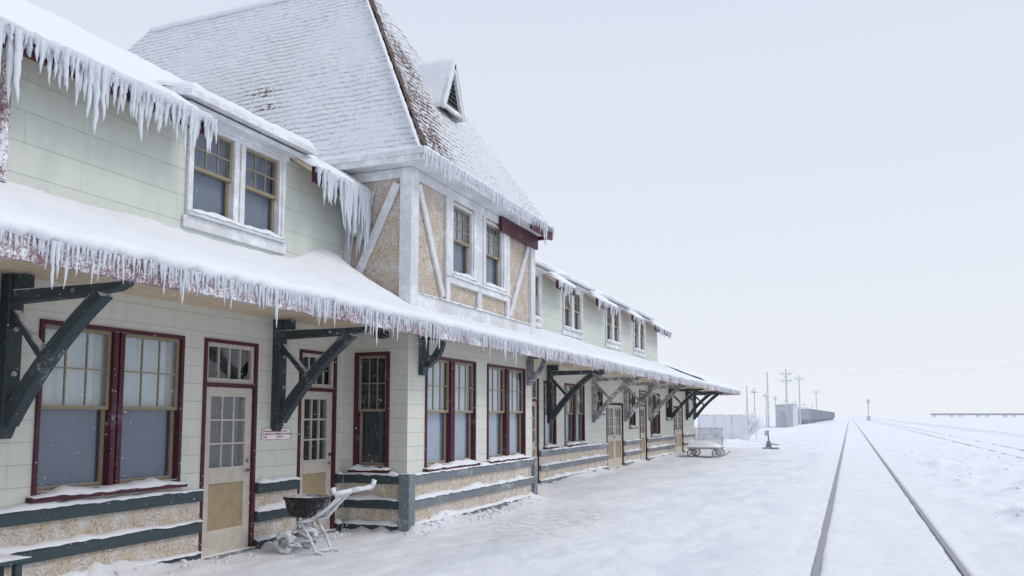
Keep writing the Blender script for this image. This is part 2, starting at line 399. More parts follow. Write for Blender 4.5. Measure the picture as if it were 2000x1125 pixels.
def door(o, a0, a1, glass='curt_s', tr='curt_d', z0=0.02, transom=True, double=False):
    cw = .045; top = 2.6 if transom else 2.1
    mb = MB()
    mb.obox(o, a0, a0 + cw, -.12, .025, z0, top); mb.obox(o, a1 - cw, a1, -.12, .025, z0, top)
    mb.obox(o, a0 + cw, a1 - cw, -.12, .027, top - cw, top)
    if transom: mb.obox(o, a0 + cw, a1 - cw, -.12, .025, 2.03, 2.08)
    mb.obj("door_frame", 'maroon', st, bevel=.005)
    if transom:
        ms = MB(); s, e = a0 + cw, a1 - cw
        ms.obox(o, s, e, -.07, -.01, 2.08, 2.13); ms.obox(o, s, e, -.07, -.01, 2.505, 2.555)
        ms.obox(o, s, s + .05, -.069, -.011, 2.13, 2.505); ms.obox(o, e - .05, e, -.069, -.011, 2.13, 2.505)
        for i in (1, 2, 3):
            a = s + .05 + (e - s - .1) * i / 4; ms.obox(o, a - .01, a + .01, -.06, -.025, 2.13, 2.505)
        t = ms.obj("transom_window", 'cream', st, bevel=.003)
        mg = MB(); mg.face([T(o, s + .05, -.04, 2.13), T(o, e - .05, -.04, 2.13), T(o, e - .05, -.04, 2.505), T(o, s + .05, -.04, 2.505)]); mg.obj("pane", 'glass', t)
        curtain_backing(o, s - .04, e + .04, 2.03, 2.60, -.14, tr, t, .004)
    leaves = [(a0 + cw + .004, a1 - cw - .004)]
    if double:
        mid = (a0 + a1) / 2; leaves = [(a0 + cw + .004, mid - .004), (mid + .004, a1 - cw - .004)]
    for (s, e) in leaves:
        zt = 2.025; st_ = .12
        ms = MB()
        ms.obox(o, s, s + st_, -.07, -.02, z0, zt); ms.obox(o, e - st_, e, -.07, -.02, z0, zt)
        for za, zc in ((z0, .32), (.87, 1.06), (1.91, zt)): ms.obox(o, s + st_, e - st_, -.07, -.02, za, zc)
        for i in (1, 2):
            a = s + st_ + (e - s - 2 * st_) * i / 3; ms.obox(o, a - .011, a + .011, -.068, -.025, 1.06, 1.91)
            z = 1.06 + .85 * i / 3; ms.obox(o, s + st_, e - st_, -.067, -.026, z - .011, z + .011)
        d = ms.obj("door", 'cream', st, bevel=.004)
        one("door_panel", 'ochre', d, "obox", o, s + st_, e - st_, -.065, -.042, .32, .87)
        mg = MB(); mg.face([T(o, s + st_, -.045, 1.06), T(o, e - st_, -.045, 1.06), T(o, e - st_, -.045, 1.91), T(o, s + st_, -.045, 1.91)]); mg.obj("pane", 'glass', d)
        curtain_backing(o, s + .1, e - .1, 1.03, 1.95, -.12, glass, d, .004)
        mh = MB(); mh.tube([T(o, e - .06, -.02, 1.0), T(o, e - .06, .03, 1.0), T(o, e - .10, .034, 1.0), T(o, e - .16, .034, .998)], [.022, .013, .011, .010], 10); mh.obj("handle", 'brass', d, smooth=True)
        one("lock", 'brass', d, "tube", [T(o, e - .06, -.02, 1.12), T(o, e - .06, .005, 1.12)], .025, 10)
    one("threshold", 'greybr', st, "obox", o, a0, a1, -.12, .06, z0 - .02, z0 + .03, bevel=.005)

lowwin = [(5.38, 7.19, .94, 2.59), (20.7, 22.45, .93, 2.55), (30.85, 32.5, .92, 2.55)]
single = [(19.1, 20.0, .92, 2.55)]
high = [(23.55, 24.3, 1.75, 2.5), (27.6, 28.45, 1.3, 2.5), (33.7, 34.75, 1.55, 2.5)]
doors = [(7.51, 8.45), (9.32, 10.2), (17.8, 18.72), (29.1, 30.15)]
ddoors = [(24.75, 26.75), (35.3, 37.3)]
hs = [h for h in lowwin + single + high] + [(a, b, .02, 2.6) for a, b in doors] + [(a, b, .02, 2.1) for a, b in ddoors]
mb = MB()
wallgrid(mb, E, -4, 40.3, -.1, 3.75, hs, 0)
mb.face([(W, -4, -.1), (-15, -4, -.1), (-15, -4, 3.75), (W, -4, 3.75)]); mb.face([(W, 40.3, -.1), (-15, 40.3, -.1), (-15, 40.3, 3.75), (W, 40.3, 3.75)])
mb.face([(-15, -4, -.1), (-15, 40.3, -.1), (-15, 40.3, 3.75), (-15, -4, 3.75)])
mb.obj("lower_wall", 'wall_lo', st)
for h in lowwin: window(E, *h, n=2, cur=('curt_w', 'refl_g') if h[0] < 10 else ('curt_m', 'curt_b'))
for h in single: window(E, *h, n=1, cur=('curt_m', 'curt_b'))
for h in high: window(E, *h, n=1, cols=2, rows=1, cur=('curt_s', 'curt_s'))
door(E, *doors[0]); door(E, *doors[1], glass='curt_d'); door(E, *doors[2], glass='curt_d'); door(E, *doors[3])
for a, b in ddoors: door(E, a, b, transom=False, double=True, glass='curt_s' if a < 30 else 'curt_d')
# ---- bay
sidewin = (-6.80, -6.20, .91, 2.62)
bayw = [(10.92, 12.71, .90, 2.60), (13.2, 15.02, .90, 2.60)]
mb = MB(); wallgrid(mb, B, TY0, TY1, -.1, 3.1, bayw); wallgrid(mb, S, W, -5.9, -.1, 3.1, [sidewin])
mb.face([(-5.9, TY1, -.1), (W, TY1, -.1), (W, TY1, 3.1), (-5.9, TY1, 3.1)])
mb.obj("bay_wall", 'wall_lo', st)
for h in bayw: window(B, *h, n=2, cur=('curt_w', 'curt_b'), fold=(.016, .012))
window(S, *sidewin, n=1, cur=('curt_d', 'curt_d'), cw=.055)
# ---- base bands & pebble dash
def bands(o, segs, trim, name):
    for (a0, a1) in segs:
        one("pebbledash_base", 'stucco2', st, "obox", o, a0, a1, .002, .022, -.05, .80)
        for z0, z1 in ((.70, .84), (.345, .485), (-.02, .13)):
            b_ = one(name, trim, st, "obox", o, a0 - .001, a1 + .001, .003, .07, z0, z1, bevel=.006)
            ms = MB(); snow_strip(ms, o, a0, a1, .01, .088, z1 - .004, .085, z0 * 7 + a0); ms.obj("ledge_snow", 'snow', b_, smooth=True)
bands(E, [(-4, 7.50), (8.46, 9.31), (10.21, 10.32)], 'teal', "base_board")
bands(E, [(15.5, 17.79), (18.73, 24.74), (26.76, 29.09), (30.16, 35.29), (37.31, 40.3)], 'grey', "base_board")
bands(B, [(TY0 + .09, TY1 - .09)], 'grey', "base_board")
bands(S, [(W + .08, -5.99)], 'teal', "base_board")
for yy in (TY0, TY1):
    one("corner_pedestal", 'grey', st, "box", -5.99, -5.81, yy - (.085 if yy == TY0 else .09), yy + (.09 if yy == TY0 else .085), -.05, .86, bevel=.01)

# ---- upper walls, near wing and far wing
UZ0, UZ1 = 3.4, 5.02
dorm = [(7.0, 9.0, 7.18, 8.82), (17.0, 19.0, 17.2, 18.8), (20.45, 22.45, 20.65, 22.2), (24.6, 26.6, 24.8, 26.42), (28.15, 30.2, 28.4, 30.0)]
nh = [(d[2], d[3], 4.04, 5.14) for d in dorm]
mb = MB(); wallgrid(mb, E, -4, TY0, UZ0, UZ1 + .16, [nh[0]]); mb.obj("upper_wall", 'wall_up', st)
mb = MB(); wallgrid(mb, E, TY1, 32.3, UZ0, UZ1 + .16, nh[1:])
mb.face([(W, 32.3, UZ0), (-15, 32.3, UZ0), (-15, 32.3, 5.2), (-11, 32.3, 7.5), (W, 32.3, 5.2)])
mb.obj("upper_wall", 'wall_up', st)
for i, h in enumerate(nh):
    w_ = window(E, *h, n=2, cas='white', cw=.045, mull=.20, cur=('refl_g', 'refl_g') if i == 0 else ('curt_s', 'curt_s'), cols=3, rows=2, trim=.055)
    one("window_apron", 'white', w_, "obox", E, h[0] - .10, h[1] + .10, .003, .04, 3.84, 3.98, bevel=.005)
# ---- roofs
SL = .605; EX = -6.6; EZ = 5.00; RX = -11.0; RZ = EZ + SL * (EX - RX)
def roofz(x): return EZ + SL * (EX - x)
def sheet(mb, p00, p10, p11, p01, nu, nv, th, amp, sc=1.0, seed=0, ends=True):
    """snow blanket over a slope: u along the eave, v up the slope"""
    p00, p10, p11, p01 = map(Vector, (p00, p10, p11, p01)); nrm = (p10 - p00).cross(p01 - p00).normalized()
    if nrm.z < 0: nrm = -nrm
    base = len(mb.v)
    vs = [0, .0, .012, .03, .06] + [.06 + .94 * (k / (nv - 4)) for k in range(1, nv - 3)]
    ts = [0, .45, .8, .95, 1] + [1] * (nv - 4)
    for i in range(nu + 1):
        u = i / nu; e = 1 if not ends else min(1, 18 * min(u, 1 - u) + .35)
        for v, t in zip(vs, ts):
            a = p00.lerp(p10, u); b = p01.lerp(p11, u); p = a.lerp(b, v)
            k = th * (1 + .35 * N(p.x * sc, p.y * sc, seed)) * t * e + amp * N(p.x * 2.3 * sc, p.y * 2.3 * sc, seed + 5) * t + amp * .6 * N(p.x * 7, p.y * 7, seed) * t
            mb.v.append(tuple(p + nrm * max(k, .0)))
    K = len(vs)
    for i in range(nu):
        for j in range(K - 1):
            q = base + i * K + j; mb.f.append((q, q + K, q + K + 1, q + 1)); mb.m.append(0)
    if ends:
        for i in (0, nu): mb.f.append(tuple(base + i * K + j for j in range(K))); mb.m.append(0)
segs = [(-4, 7.0), (9.0, TY0 + .02), (TY1 - .02, 17.0), (19.0, 20.45), (22.45, 24.6), (26.6, 28.15), (30.2, 32.95)]
for a, b in segs:
    r_ = one("main_roof", 'soffit', st, "hexa", [(EX, a, EZ - .04), (EX, b, EZ - .04), (RX, b, RZ - .04), (RX, a, RZ - .04), (EX, a, EZ + .02), (EX, b, EZ + .02), (RX, b, RZ + .02), (RX, a, RZ + .02)])
    one("eave_fascia", 'maroon', r_, "box", EX - .03, EX + .025, a, b, EZ - .17, EZ + .05, bevel=.004)
    ms = MB(); sheet(ms, (EX + .05, a, EZ + .0), (EX + .05, b, EZ + .0), (RX, b, RZ), (RX, a, RZ), max(4, int((b - a) / .09)), 44, .09, .035); ms.obj("roof_snow", 'snow', r_, smooth=True)
for d in dorm:
    a, b = d[0], d[1]; x0 = -7.08
    mr = MB(); mr.hexa([(x0, a, roofz(x0) - .04), (x0, b, roofz(x0) - .04), (RX, b, RZ - .04), (RX, a, RZ - .04), (x0, a, roofz(x0)), (x0, b, roofz(x0)), (RX, b, RZ + .0), (RX, a, RZ + .0)])
    r_ = mr.obj("main_roof", 'soffit', st)
    ms = MB(); sheet(ms, (x0, a - .02, roofz(x0)), (x0, b + .02, roofz(x0)), (RX, b + .02, RZ), (RX, a - .02, RZ), 16, 34, .09, .03); ms.obj("roof_snow", 'snow', r_, smooth=True)
    c0, c1 = a + .04, b - .04; mc = MB()
    mc.box(-7.45, -7.001, c0 + .02, d[2] - .056, 4.6, 5.2); mc.box(-7.45, -7.001, d[3] + .056, c1 - .02, 4.6, 5.2)
    mc.box(-7.45, -6.96, c0, c1, 5.141, 5.22)
    mc.hexa([(-6.80, a - .06, 5.185), (-6.80, b + .06, 5.185), (-7.6, b + .06, 5.28), (-7.6, a - .06, 5.28), (-6.80, a - .06, 5.245), (-6.80, b + .06, 5.245), (-7.6, b + .06, 5.43), (-7.6, a - .06, 5.43)])
    mc.hexa([(-6.66, a - .17, 5.246), (-6.66, b + .17, 5.246), (-7.6, b + .17, 5.432), (-7.6, a - .17, 5.432), (-6.66, a - .17, 5.325), (-6.66, b + .17, 5.325), (-7.6, b + .17, 5.52), (-7.6, a - .17, 5.52)])
    dd = mc.obj("dormer", 'white', st, bevel=.006)
    mds = MB(); sheet(mds, (-6.68, a - .16, 5.32), (-6.68, b + .16, 5.32), (-8.0, b + .16, 5.64), (-8.0, a - .16, 5.64), 30, 16, .085, .035, seed=d[0]); mds.obj("dormer_snow", 'snow', dd, smooth=True)
mr = MB(); mr.face([(RX, -4, RZ), (RX, 32.9, RZ), (-15.4, 32.9, EZ), (-15.4, -4, EZ)]); mr.obj("rear_roof", 'snow', st)

# ---- canopy
CX, CZ = -5.2, 2.93; CS = .385; CY1 = 43.5
ax, ay, az = -11, 37.7, CZ + CS * 5.8
one("canopy_roof", 'greybr', st, "hexa", [(CX, -4, 2.90), (CX, CY1, 2.90), (W, CY1, 3.58), (W, -4, 3.58), (CX, -4, CZ), (CX, CY1, CZ), (W, CY1, 3.63), (W, -4, 3.63)])
mb = MB()
mb.face([(CX, 31, CZ - .01), (CX, CY1, CZ - .01), (ax, ay, az), (ax, 31, az)]); mb.face([(CX, CY1, CZ - .01), (-16.8, CY1, CZ - .01), (ax, ay, az)])
mb.face([(-16.8, CY1, CZ - .01), (-16.8, 31, CZ - .01), (ax, 31, az), (ax, ay, az)])
mb.obj("end_roof", 'greybr', st)
for q in ((W + .001, CX - .03, -4, TY0), (-5.899, CX - .03, TY0, TY1), (W + .001, CX - .03, TY1, CY1 - .03), (-15, W - .001, 40.31, CY1 - .03)):
    one("canopy_soffit", 'soffit', st, "box", *q, 2.955, 2.985)
one("canopy_purlin", 'soffit', st, "box", CX - .34, CX - .22, -4, CY1 - .04, 2.80, 2.955)
one("canopy_fascia", 'maroonf', st, "box", CX - .03, CX + .02, -4, CY1, 2.735, 2.955, bevel=.005); one("canopy_fascia", 'maroonf', st, "box", -16.8, CX - .03, CY1 - .03, CY1 + .02, 2.735, 2.955, bevel=.005)
mb = MB(); ys = []; y = -4.0
while y < CY1 + .05: ys.append(y); y += .05 if y < 20 else .2
prof = [(CX + .015, 2.905), (CX + .05, 2.935), (CX + .055, 2.975), (CX + .03, 3.015), (CX - .06, 3.06)] + [(CX - .06 - (1.78) * k / 19, 3.06 + .68 * k / 19) for k in range(1, 20)]
for y in ys:
    for j, (x, z) in enumerate(prof):
        k = j / 23
        dz = (.025 * N(x * 1.5, y * 1.1, 3) + .022 * N(x * 5, y * 4, 8) + .012 * N(x * 12, y * 12, 8)) * (1 if j > 2 else .6)
        dx = .020 * N(y * 2.2, 7, 1) + .022 * N(y * 9, 2, 1) if j < 5 else 0
        if j < 2: dz += .035 * N(y * 6, 4, 2) + .03 * N(y * 17, 4, 2)
        g = math.exp(-((y - 9.9) / .55) ** 2) * (.30 * max(0, (k - .35)) / .65) if y < TY0 else 0
        g2 = .07 * max(0, k - .6) / .4 * (1 + N(y * .7, 3.3))
        mb.v.append((x + dx, y, z + dz + g + g2))
K = len(prof)
for i in range(len(ys) - 1):
    for j in range(K - 1):
        p = i * K + j; mb.f.append((p, p + K, p + K + 1, p + 1)); mb.m.append(0)
mb.obj("canopy_snow", 'snow', st, smooth=True)
mb = MB(); sheet(mb, (CX + .03, 32.35, CZ + .02), (CX + .03, CY1, CZ + .02), (ax, ay, az + .02), (ax, 32.35, az + .02), 50, 24, .12, .02, ends=False); mb.obj("end_roof_snow", 'snow', st, smooth=True)
mb = MB(); sheet(mb, (CX, CY1 + .03, CZ + .02), (-16.8, CY1 + .03, CZ + .02), (ax, ay, az + .02), (ax, ay, az + .02), 50, 16, .12, .02, ends=False); mb.obj("end_roof_snow", 'snow', st, smooth=True)
# ---- brackets
def curvepoly(p0, p1, bend, w0, w1, n=10):
    a = []; b = []
    dx, dz = p1[0] - p0[0], p1[1] - p0[1]; L = math.hypot(dx, dz); nx, nz = -dz / L, dx / L
    for i in range(n + 1):
        t = i / n; k = 4 * t * (1 - t) * bend; w = w0 + (w1 - w0) * t
        x = p0[0] + dx * t + nx * k; z = p0[1] + dz * t + nz * k
        a.append((x + nx * w / 2, z + nz * w / 2)); b.append((x - nx * w / 2, z - nz * w / 2))
    return a + b[::-1]
def bracket(y, mat, w=.125):
    mb = MB(); h = w / 2
    mb.extrude([(W + .003, 1.50), (W + .06, 1.47), (W + .11, 1.56), (W + .13, 1.66), (W + .13, 2.954), (W + .003, 2.954)], y - h - .012, y + h + .012)
    mb.extrude([(W + .131, 2.68), (-6.0, 2.70), (-5.64, 2.73), (-5.54, 2.77), (-5.50, 2.85), (-5.56, 2.86), (-5.56, 2.80), (-6.3, 2.80), (W + .131, 2.80)], y - h, y + h)
    mb.extrude(curvepoly((W + .11, 1.63), (-5.80, 2.715), .07, .155, .11), y - h + .004, y + h - .004)
    mb.extrude(curvepoly((W + .12, 2.60), (-6.50, 2.20), 0, .075, .075), y - h + .02, y + h - .02)
    mb.box(W + .131, -6.72, y - h + .01, y + h - .01, 2.801, 2.95)
    b = mb.obj("canopy_bracket", mat, st, bevel=.010)
    for z in (1.75, 2.05, 2.45): one("bolt", 'greybr', b, "tube", [(W + .13, y, z), (W + .15, y, z)], .022, 8)
    for x, z in ((-6.42, 2.28), (-6.1, 2.745)): one("bolt", 'greybr', b, "tube", [(x, y - h - .014, z), (x, y - h + .01, z)], .022, 8)
    ms = MB(); n = 24
    for i in range(n + 1):
        t = .06 + .88 * i / n; x = W + .11 + t * (1.09); k = 4 * t * (1 - t) * .07; z = 1.63 + 1.085 * t + .088 + k * 1.35
        hh = .018 + .035 * max(0, N(y * 3, i * .5)); ms.v += [(x, y - h + .01, z - .01), (x, y, z + hh), (x, y + h - .01, z - .01)]
    for i in range(n):
        for j in (0, 1): p = i * 3 + j; ms.f.append((p, p + 1, p + 4, p + 3)); ms.m.append(0)
    ms.obj("bracket_snow", 'snow', b, smooth=True)
for y, m_ in ((5.05, 'bracket'), (8.81, 'bracket'), (19.4, 'bracket'), (23.3, 'greybr'), (27.0, 'greybr'), (30.6, 'greybr'), (34.4, 'bracket'), (38.2, 'bracket'), (40.2, 'bracket')): bracket(y, m_)
for y, m_ in ((10.78, 'bracket'), (15.2, 'greybr')):
    mb = MB(); x = -5.9
    mb.extrude([(x + .003, 2.28), (x + .07, 2.28), (x + .10, 2.40), (x + .10, 2.80), (x + .003, 2.80)], y - .08, y + .08)
    mb.extrude([(x + .003, 2.801), (x + .40, 2.801), (x + .44, 2.86), (x + .44, 2.954), (x + .003, 2.954)], y - .065, y + .065)
    mb.extrude(curvepoly((x + .08, 2.42), (x + .36, 2.80), -.06, .12, .09), y - .055, y + .055)
    mb.obj("bay_bracket", m_, st, bevel=.008)
for x in (-7.4, -9.5):
    mb = MB(); mb.beam((x, 40.32, 1.7), (x, 43.0, 2.80), .14, .15); mb.beam((x, 40.32, 2.86), (x, 43.2, 2.86), .14, .14); mb.obj("canopy_bracket", 'bracket', st)
one("downspout", 'maroonf', st, "tube", [(W + .09, 4.86, 3.75), (W + .09, 4.86, 4.85)], .045, 10); one("downspout", 'maroonf', st, "tube", [(W + .09, 4.84, .2), (W + .09, 4.84, 2.95)], .045, 10)
for (x, y) in ((-6.15, 10.05), (-6.2, 21.3), (-6.2, 25.2), (-6.2, 28.9), (-6.2, 32.6)):
    one("soffit_lamp", 'black', st, "tube", [(x, y, 2.954), (x, y, 2.90), (x, y, 2.88), (x, y, 2.80), (x, y, 2.78)], [.04, .04, .11, .13, .09], 14)

# ---- tower upper storey
TZ0, TZ1 = 3.0, 5.34; TX = -5.9
tw = [(11.76, 12.54, 3.98, 5.16), (13.06, 13.86, 3.98, 5.16)]
mb = MB(); wallgrid(mb, B, TY0, TY1, TZ0, TZ1, tw); mb.face([(TX, TY0, TZ0), (-16.1, TY0, TZ0), (-16.1, TY0, 5.4), (TX, TY0, 5.4)])
mb.face([(TX, TY1, TZ0), (-16.1, TY1, TZ0), (-16.1, TY1, 5.4), (TX, TY1, 5.4)]); mb.obj("tower_wall", 'stucco', st)
for i, h in enumerate(tw): window(B, *h, n=1, cas='white', cw=.035, cur=('curt_b', 'refl_g'), cols=3, rows=3, sash='tan')
mb = MB()
def fb(a0, a1, z0, z1, d=.055): mb.obox(B, a0, a1, .002, d, z0, z1)
mb.box(TX - .14, TX + .06, TY0 - .06, TY0 + .17, 3.0, TZ1 - .001)
mb.box(TX - .20, TX + .06, TY1 - .17, TY1 + .06, 3.0, TZ1 - .001)
fb(TY0 + .171, TY1 - .171, 3.15, 3.50, .05); fb(TY0 + .171, TY1 - .171, 5.195, TZ1 - .002, .048)
fb(11.50, 11.64, 3.501, 5.194); fb(14.0, 14.14, 3.501, 5.194); fb(11.641, 13.999, 3.80, 3.925, .062)
fb(12.55, 12.66, 3.926, 5.194, .05); fb(12.94, 13.05, 3.926, 5.194, .05); fb(11.641, 11.75, 3.926, 5.194, .05); fb(13.87, 13.999, 3.926, 5.194, .05)
fb(12.72, 12.88, 3.501, 3.799, .05); fb(12.661, 12.939, 3.926, 5.194, .03)
def diag(a0, z0, a1, z1, w=.12): mb.beam((TX + .026, a0, z0), (TX + .026, a1, z1), .045, w, up=(0, 0, 1))
diag(10.62, 5.14, 11.43, 3.55); diag(15.2, 5.14, 14.2, 3.55)
mb.box(-6.97, TX - .141, TY0 - .05, TY0 - .002, 5.195, TZ1 - .002)
mb.beam((-6.10, TY0 - .03, 5.12), (-6.80, TY0 - .03, 3.72), .05, .13, up=(0, 0, 1))
mb.box(-6.999, -6.90, TY0 - .05, TY0 - .002, 3.5, 5.194)
mb.obj("timber_framing", 'white', st, bevel=.006)
mb = MB(); snow_strip(mb, B, 11.5, 14.14, .0, .09, 3.922, .05, 3); mb.obj("ledge_snow", 'snow', st, smooth=True)
mb = MB(); snow_strip(mb, B, TY0 + .2, TY1 - .2, 0, .08, 3.498, .04, 9); mb.obj("ledge_snow", 'snow', st, smooth=True)
one("tower_frieze_board", 'maroon', st, "box", TX + .061, TX + .12, 13.6, TY1 + .065, 5.06, 5.338, bevel=.005)
X0, X1, Y0, Y1, Z = -16.5, -5.52, 10.08, 15.56, 5.48
mb = MB(); mb.box(X0 + .02, X1 - .03, Y0 + .03, Y1 - .03, 5.345, 5.38)
mb.box(X1 - .03, X1 + .015, Y0, 14.4, 5.33, Z + .02); mb.box(X0, X1 - .031, Y0 - .015, Y0 + .03, 5.33, Z + .02)
mb.box(X1 + .0151, X1 + .035, Y0 - .02, 14.4, 5.42, Z + .03); mb.box(X0, X1 + .015, Y0 - .04, Y0 - .0151, 5.42, Z + .03)
mb.obj("tower_eave", 'white', st, bevel=.006)
mb = MB(); mb.box(X1 - .03, X1 + .02, 14.401, Y1 + .02, 5.25, Z + .02); mb.box(X0, X1 - .031, Y1 - .03, Y1 + .02, 5.27, Z + .02); mb.obj("tower_fascia_end", 'maroon', st, bevel=.005)
AX0, AX1, AY, AZ = -13.8, -8.42, 12.9, 10.02
def roofplane(name, pa, pb, pc, pd, nu, nv, barefn):
    pa, pb, pc, pd = map(Vector, (pa, pb, pc, pd)); nr = (pb - pa).cross(pd - pa).normalized()
    if nr.z < 0: nr = -nr
    v = []; f = []; uvs = []; bare = []
    ua = (pb - pa).normalized(); va = nr.cross(ua)
    if va.z < 0: va = -va
    for j in range(nv + 1):
        t = j / nv
        for i in range(nu + 1):
            s = i / nu; p = pa.lerp(pb, s).lerp(pd.lerp(pc, s), t)
            kk = .02 + .018 * N(p.x * 1.3, p.y * 1.3, p.z * 1.3) + .02 * N(p.x * 5, p.y * 5, p.z * 5)
            q = p + nr * kk + Vector((0, 0, .03 * math.exp(-t / .035))); v.append(tuple(q)); uvs.append(((p - pa).dot(ua), (p - pa).dot(va))); bare.append(barefn(p))
    for j in range(nv):
        for i in range(nu):
            a = j * (nu + 1) + i; f.append((a, a + 1, a + nu + 2, a + nu + 1))
    me = bpy.data.meshes.new(name); me.from_pydata(v, [], f); me.materials.append(M['shingle'])
    uvl = me.uv_layers.new(name="UVMap")
    for l in me.loops: uvl.data[l.index].uv = uvs[l.vertex_index]
    at = me.attributes.new("bare", 'FLOAT', 'POINT'); at.data.foreach_set("value", bare)
    me.polygons.foreach_set("use_smooth", [True] * len(me.polygons))
    o = bpy.data.objects.new(name, me); COL.objects.link(o); setparent(o, st); return o
def hipx(z): return X1 + (AX1 - X1) * (z - Z) / (AZ - Z)
def hipy(z): return Y0 + (AY - Y0) * (z - Z) / (AZ - Z)
def bare_front(p):
    d = p.y - hipy(p.z); k = 1.5 * max(0, 1 - d / .30)
    lowz = 1 if p.z < 7.4 else max(0, 1 - (p.z - 7.4) / 2.2)
    k = max(k, (.36 + .27 * lowz) * min(1, max(0, 1.2 - (d - .1) / 2.0)))
    return k + .24 * N(p.y * 1.5, p.z * 1.2, 3)
def bare_left(p):
    d = hipx(p.z) - p.x; k = 0.6 * max(0, 1 - d / .10)
    k = max(k, .56 * math.exp(-(((p.x + 9.3) / .45) ** 2 + ((p.z - 7.3) / .20) ** 2)))
    k = max(k, .50 * math.exp(-(((p.x + 9.0) / .35) ** 2 + ((p.z - 6.9) / .14) ** 2)))
    return k
roofplane("tower_roof_side", (X0, Y0, Z), (X1, Y0, Z), (AX1, AY, AZ), (AX0, AY, AZ), 110, 70, bare_left)
roofplane("tower_roof_front", (X1, Y0, Z), (X1, Y1, Z), (AX1, AY, AZ), (AX1, AY, AZ), 70, 70, bare_front)
roofplane("tower_roof_rear", (X1, Y1, Z), (X0, Y1, Z), (AX0, AY, AZ), (AX1, AY, AZ), 40, 30, lambda p: 0)
roofplane("tower_roof_end", (X0, Y1, Z), (X0, Y0, Z), (AX0, AY, AZ), (AX0, AY, AZ), 20, 20, lambda p: 0)
n = 40
one("ridge_snow", 'snow', st, "tube", [(AX0 + (AX1 - AX0) * i / n, AY + .02 * N(i * .7, 1), AZ + .02 + .02 * N(i * .9, 5)) for i in range(n + 1)], .07, 8)
def lumpy(name, pts, r, par=None, mat='snow', n=9):
    rr = [max(.004, r * (1 + .6 * N(p[0] * 6, p[1] * 6, 77) + .4 * N(p[0] * 15, p[1] * 15, 5))) for p in pts]
    mb = MB(); mb.tube(pts, rr, n); return mb.obj(name, mat, par or st, smooth=True)
nq = 160
lumpy("hip_snow", [(hipx(Z + (AZ - Z) * i / nq) - .03, hipy(Z + (AZ - Z) * i / nq) - .05, Z + .02 + (AZ - Z) * i / nq) for i in range(nq + 1)], .026)
lumpy("eave_snow", [(X1 + .02, Y0 + (Y1 - Y0) * i / 160, Z + .03) for i in range(161)], .028)
lumpy("eave_snow", [(X0 + (X1 - X0) * i / 240, Y0 - .02, Z + .03) for i in range(241)], .024)
for (a, b) in ((-1, 7.0), (9.0, 10.3)):
    k = int((b - a) / .03); lumpy("eave_ice", [(EX + .055, a + (b - a) * i / k, EZ + .0) for i in range(k + 1)], .048, mat='ice')
# gablet vent
gx, gy, gz0, gz1, gw = -6.42, 12.74, 7.08, 7.97, .385
def slopex(z): return X1 + (AX1 - X1) * (z - Z) / (AZ - Z)
mb = MB(); mb.face([(gx, gy - gw + .04, gz0), (gx, gy + gw - .04, gz0), (gx, gy, gz1 - .06)]); g = mb.obj("roof_vent", 'slate', st)
for k in range(7):
    z = gz0 + .12 + k * .08; hw = (gw - .12) * (1 - (z - gz0) / (gz1 - gz0 - .1))
    if hw > .03: one("louvre", 'louv', g, "beam", (gx + .02, gy - hw, z), (gx + .02, gy + hw, z), .05, .014, up=(.5, 0, 1))
mb = MB()
for sg in (-1, 1): mb.beam((gx + .05, gy + sg * (gw + .02), gz0 - .03), (gx + .05, gy, gz1 + .0), .07, .12, up=(0, 0, 1))
mb.beam((gx + .045, gy - gw + .05, gz0 + .02), (gx + .045, gy + gw - .05, gz0 + .02), .06, .07, up=(0, 0, 1)); mb.obj("vent_trim", 'white', g, bevel=.005)
for sg in (-1, 1):
    mb = MB(); y1 = gy + sg * (gw + .05); zz = gz0 - .05; nn = 12
    for i in range(nn + 1):
        for j in range(nn + 1):
            u, v = i / nn, j / nn; yy = y1 + (gy - y1) * u; z = zz + (gz1 + .08 - zz) * u
            xa = gx + .10; xb = slopex(z) - .08; x = xa + (xb - xa) * v
            mb.v.append((x + (.03 * N(z * 8, sg) if j == 0 else 0), yy, z + .02 + .05 * N(x * 5, yy * 5, 3)))
    for i in range(nn):
        for j in range(nn): p = i * (nn + 1) + j; mb.f.append((p, p + 1, p + nn + 2, p + nn + 1)); mb.m.append(0)
    o_ = mb.obj("vent_roof_snow", 'snow', g, smooth=True); md = o_.modifiers.new("s", 'SOLIDIFY'); md.thickness = .05; md.offset = 0

# ---- icicles
ICE = []
def fringe(y0, y1, x, z, fn, step, rr=.014, jit=.03, taper=.028):
    y = y0
    while y < y1:
        L = fn(y) * random.uniform(.45, 1.2)
        if L > .02: ICE.append((x + random.uniform(-jit, jit), y, z + random.uniform(-.01, .01), L, rr * random.uniform(.7, 1.3) + L * taper))
        y += step * random.uniform(.5, 1.5)
def up_len(y): return max(.10, .34 + .42 * N(y * 1.4, 11) + .25 * N(y * 6, 4))
fringe(2.8, 7.05, EX + .06, EZ + .02, lambda y: max(.14, .42 + .40 * N(y * 2.1, 11) + .40 * N(y * 7, 4)), .030, .016, .045, .024)
fringe(2.8, 7.05, EX + .07, EZ + .0, lambda y: .17 + .14 * N(y * 5, 9), .028, .017, .04)
fringe(9.0, 10.35, EX + .06, EZ + .02, lambda y: (.30 + .50 * (y - 9.0) / 1.3) + .3 * N(y * 7, 4), .030, .016, .045, .024)
fringe(9.0, 10.35, EX + .07, EZ + .02, lambda y: .20, .028, .017, .04)
fringe(TY1, 17.0, EX + .05, EZ + .02, up_len, .06)
for a, b in segs[3:]: fringe(a, b, EX + .05, EZ + .02, lambda y: up_len(y) * .75, .065, .016)
def cl(y): return max(.045, .18 + .30 * N(y * 2.0, 21) + .26 * N(y * 9, 5))
fringe(1, 13, CX + .040, 2.91, cl, .036, .008, .02, .024)
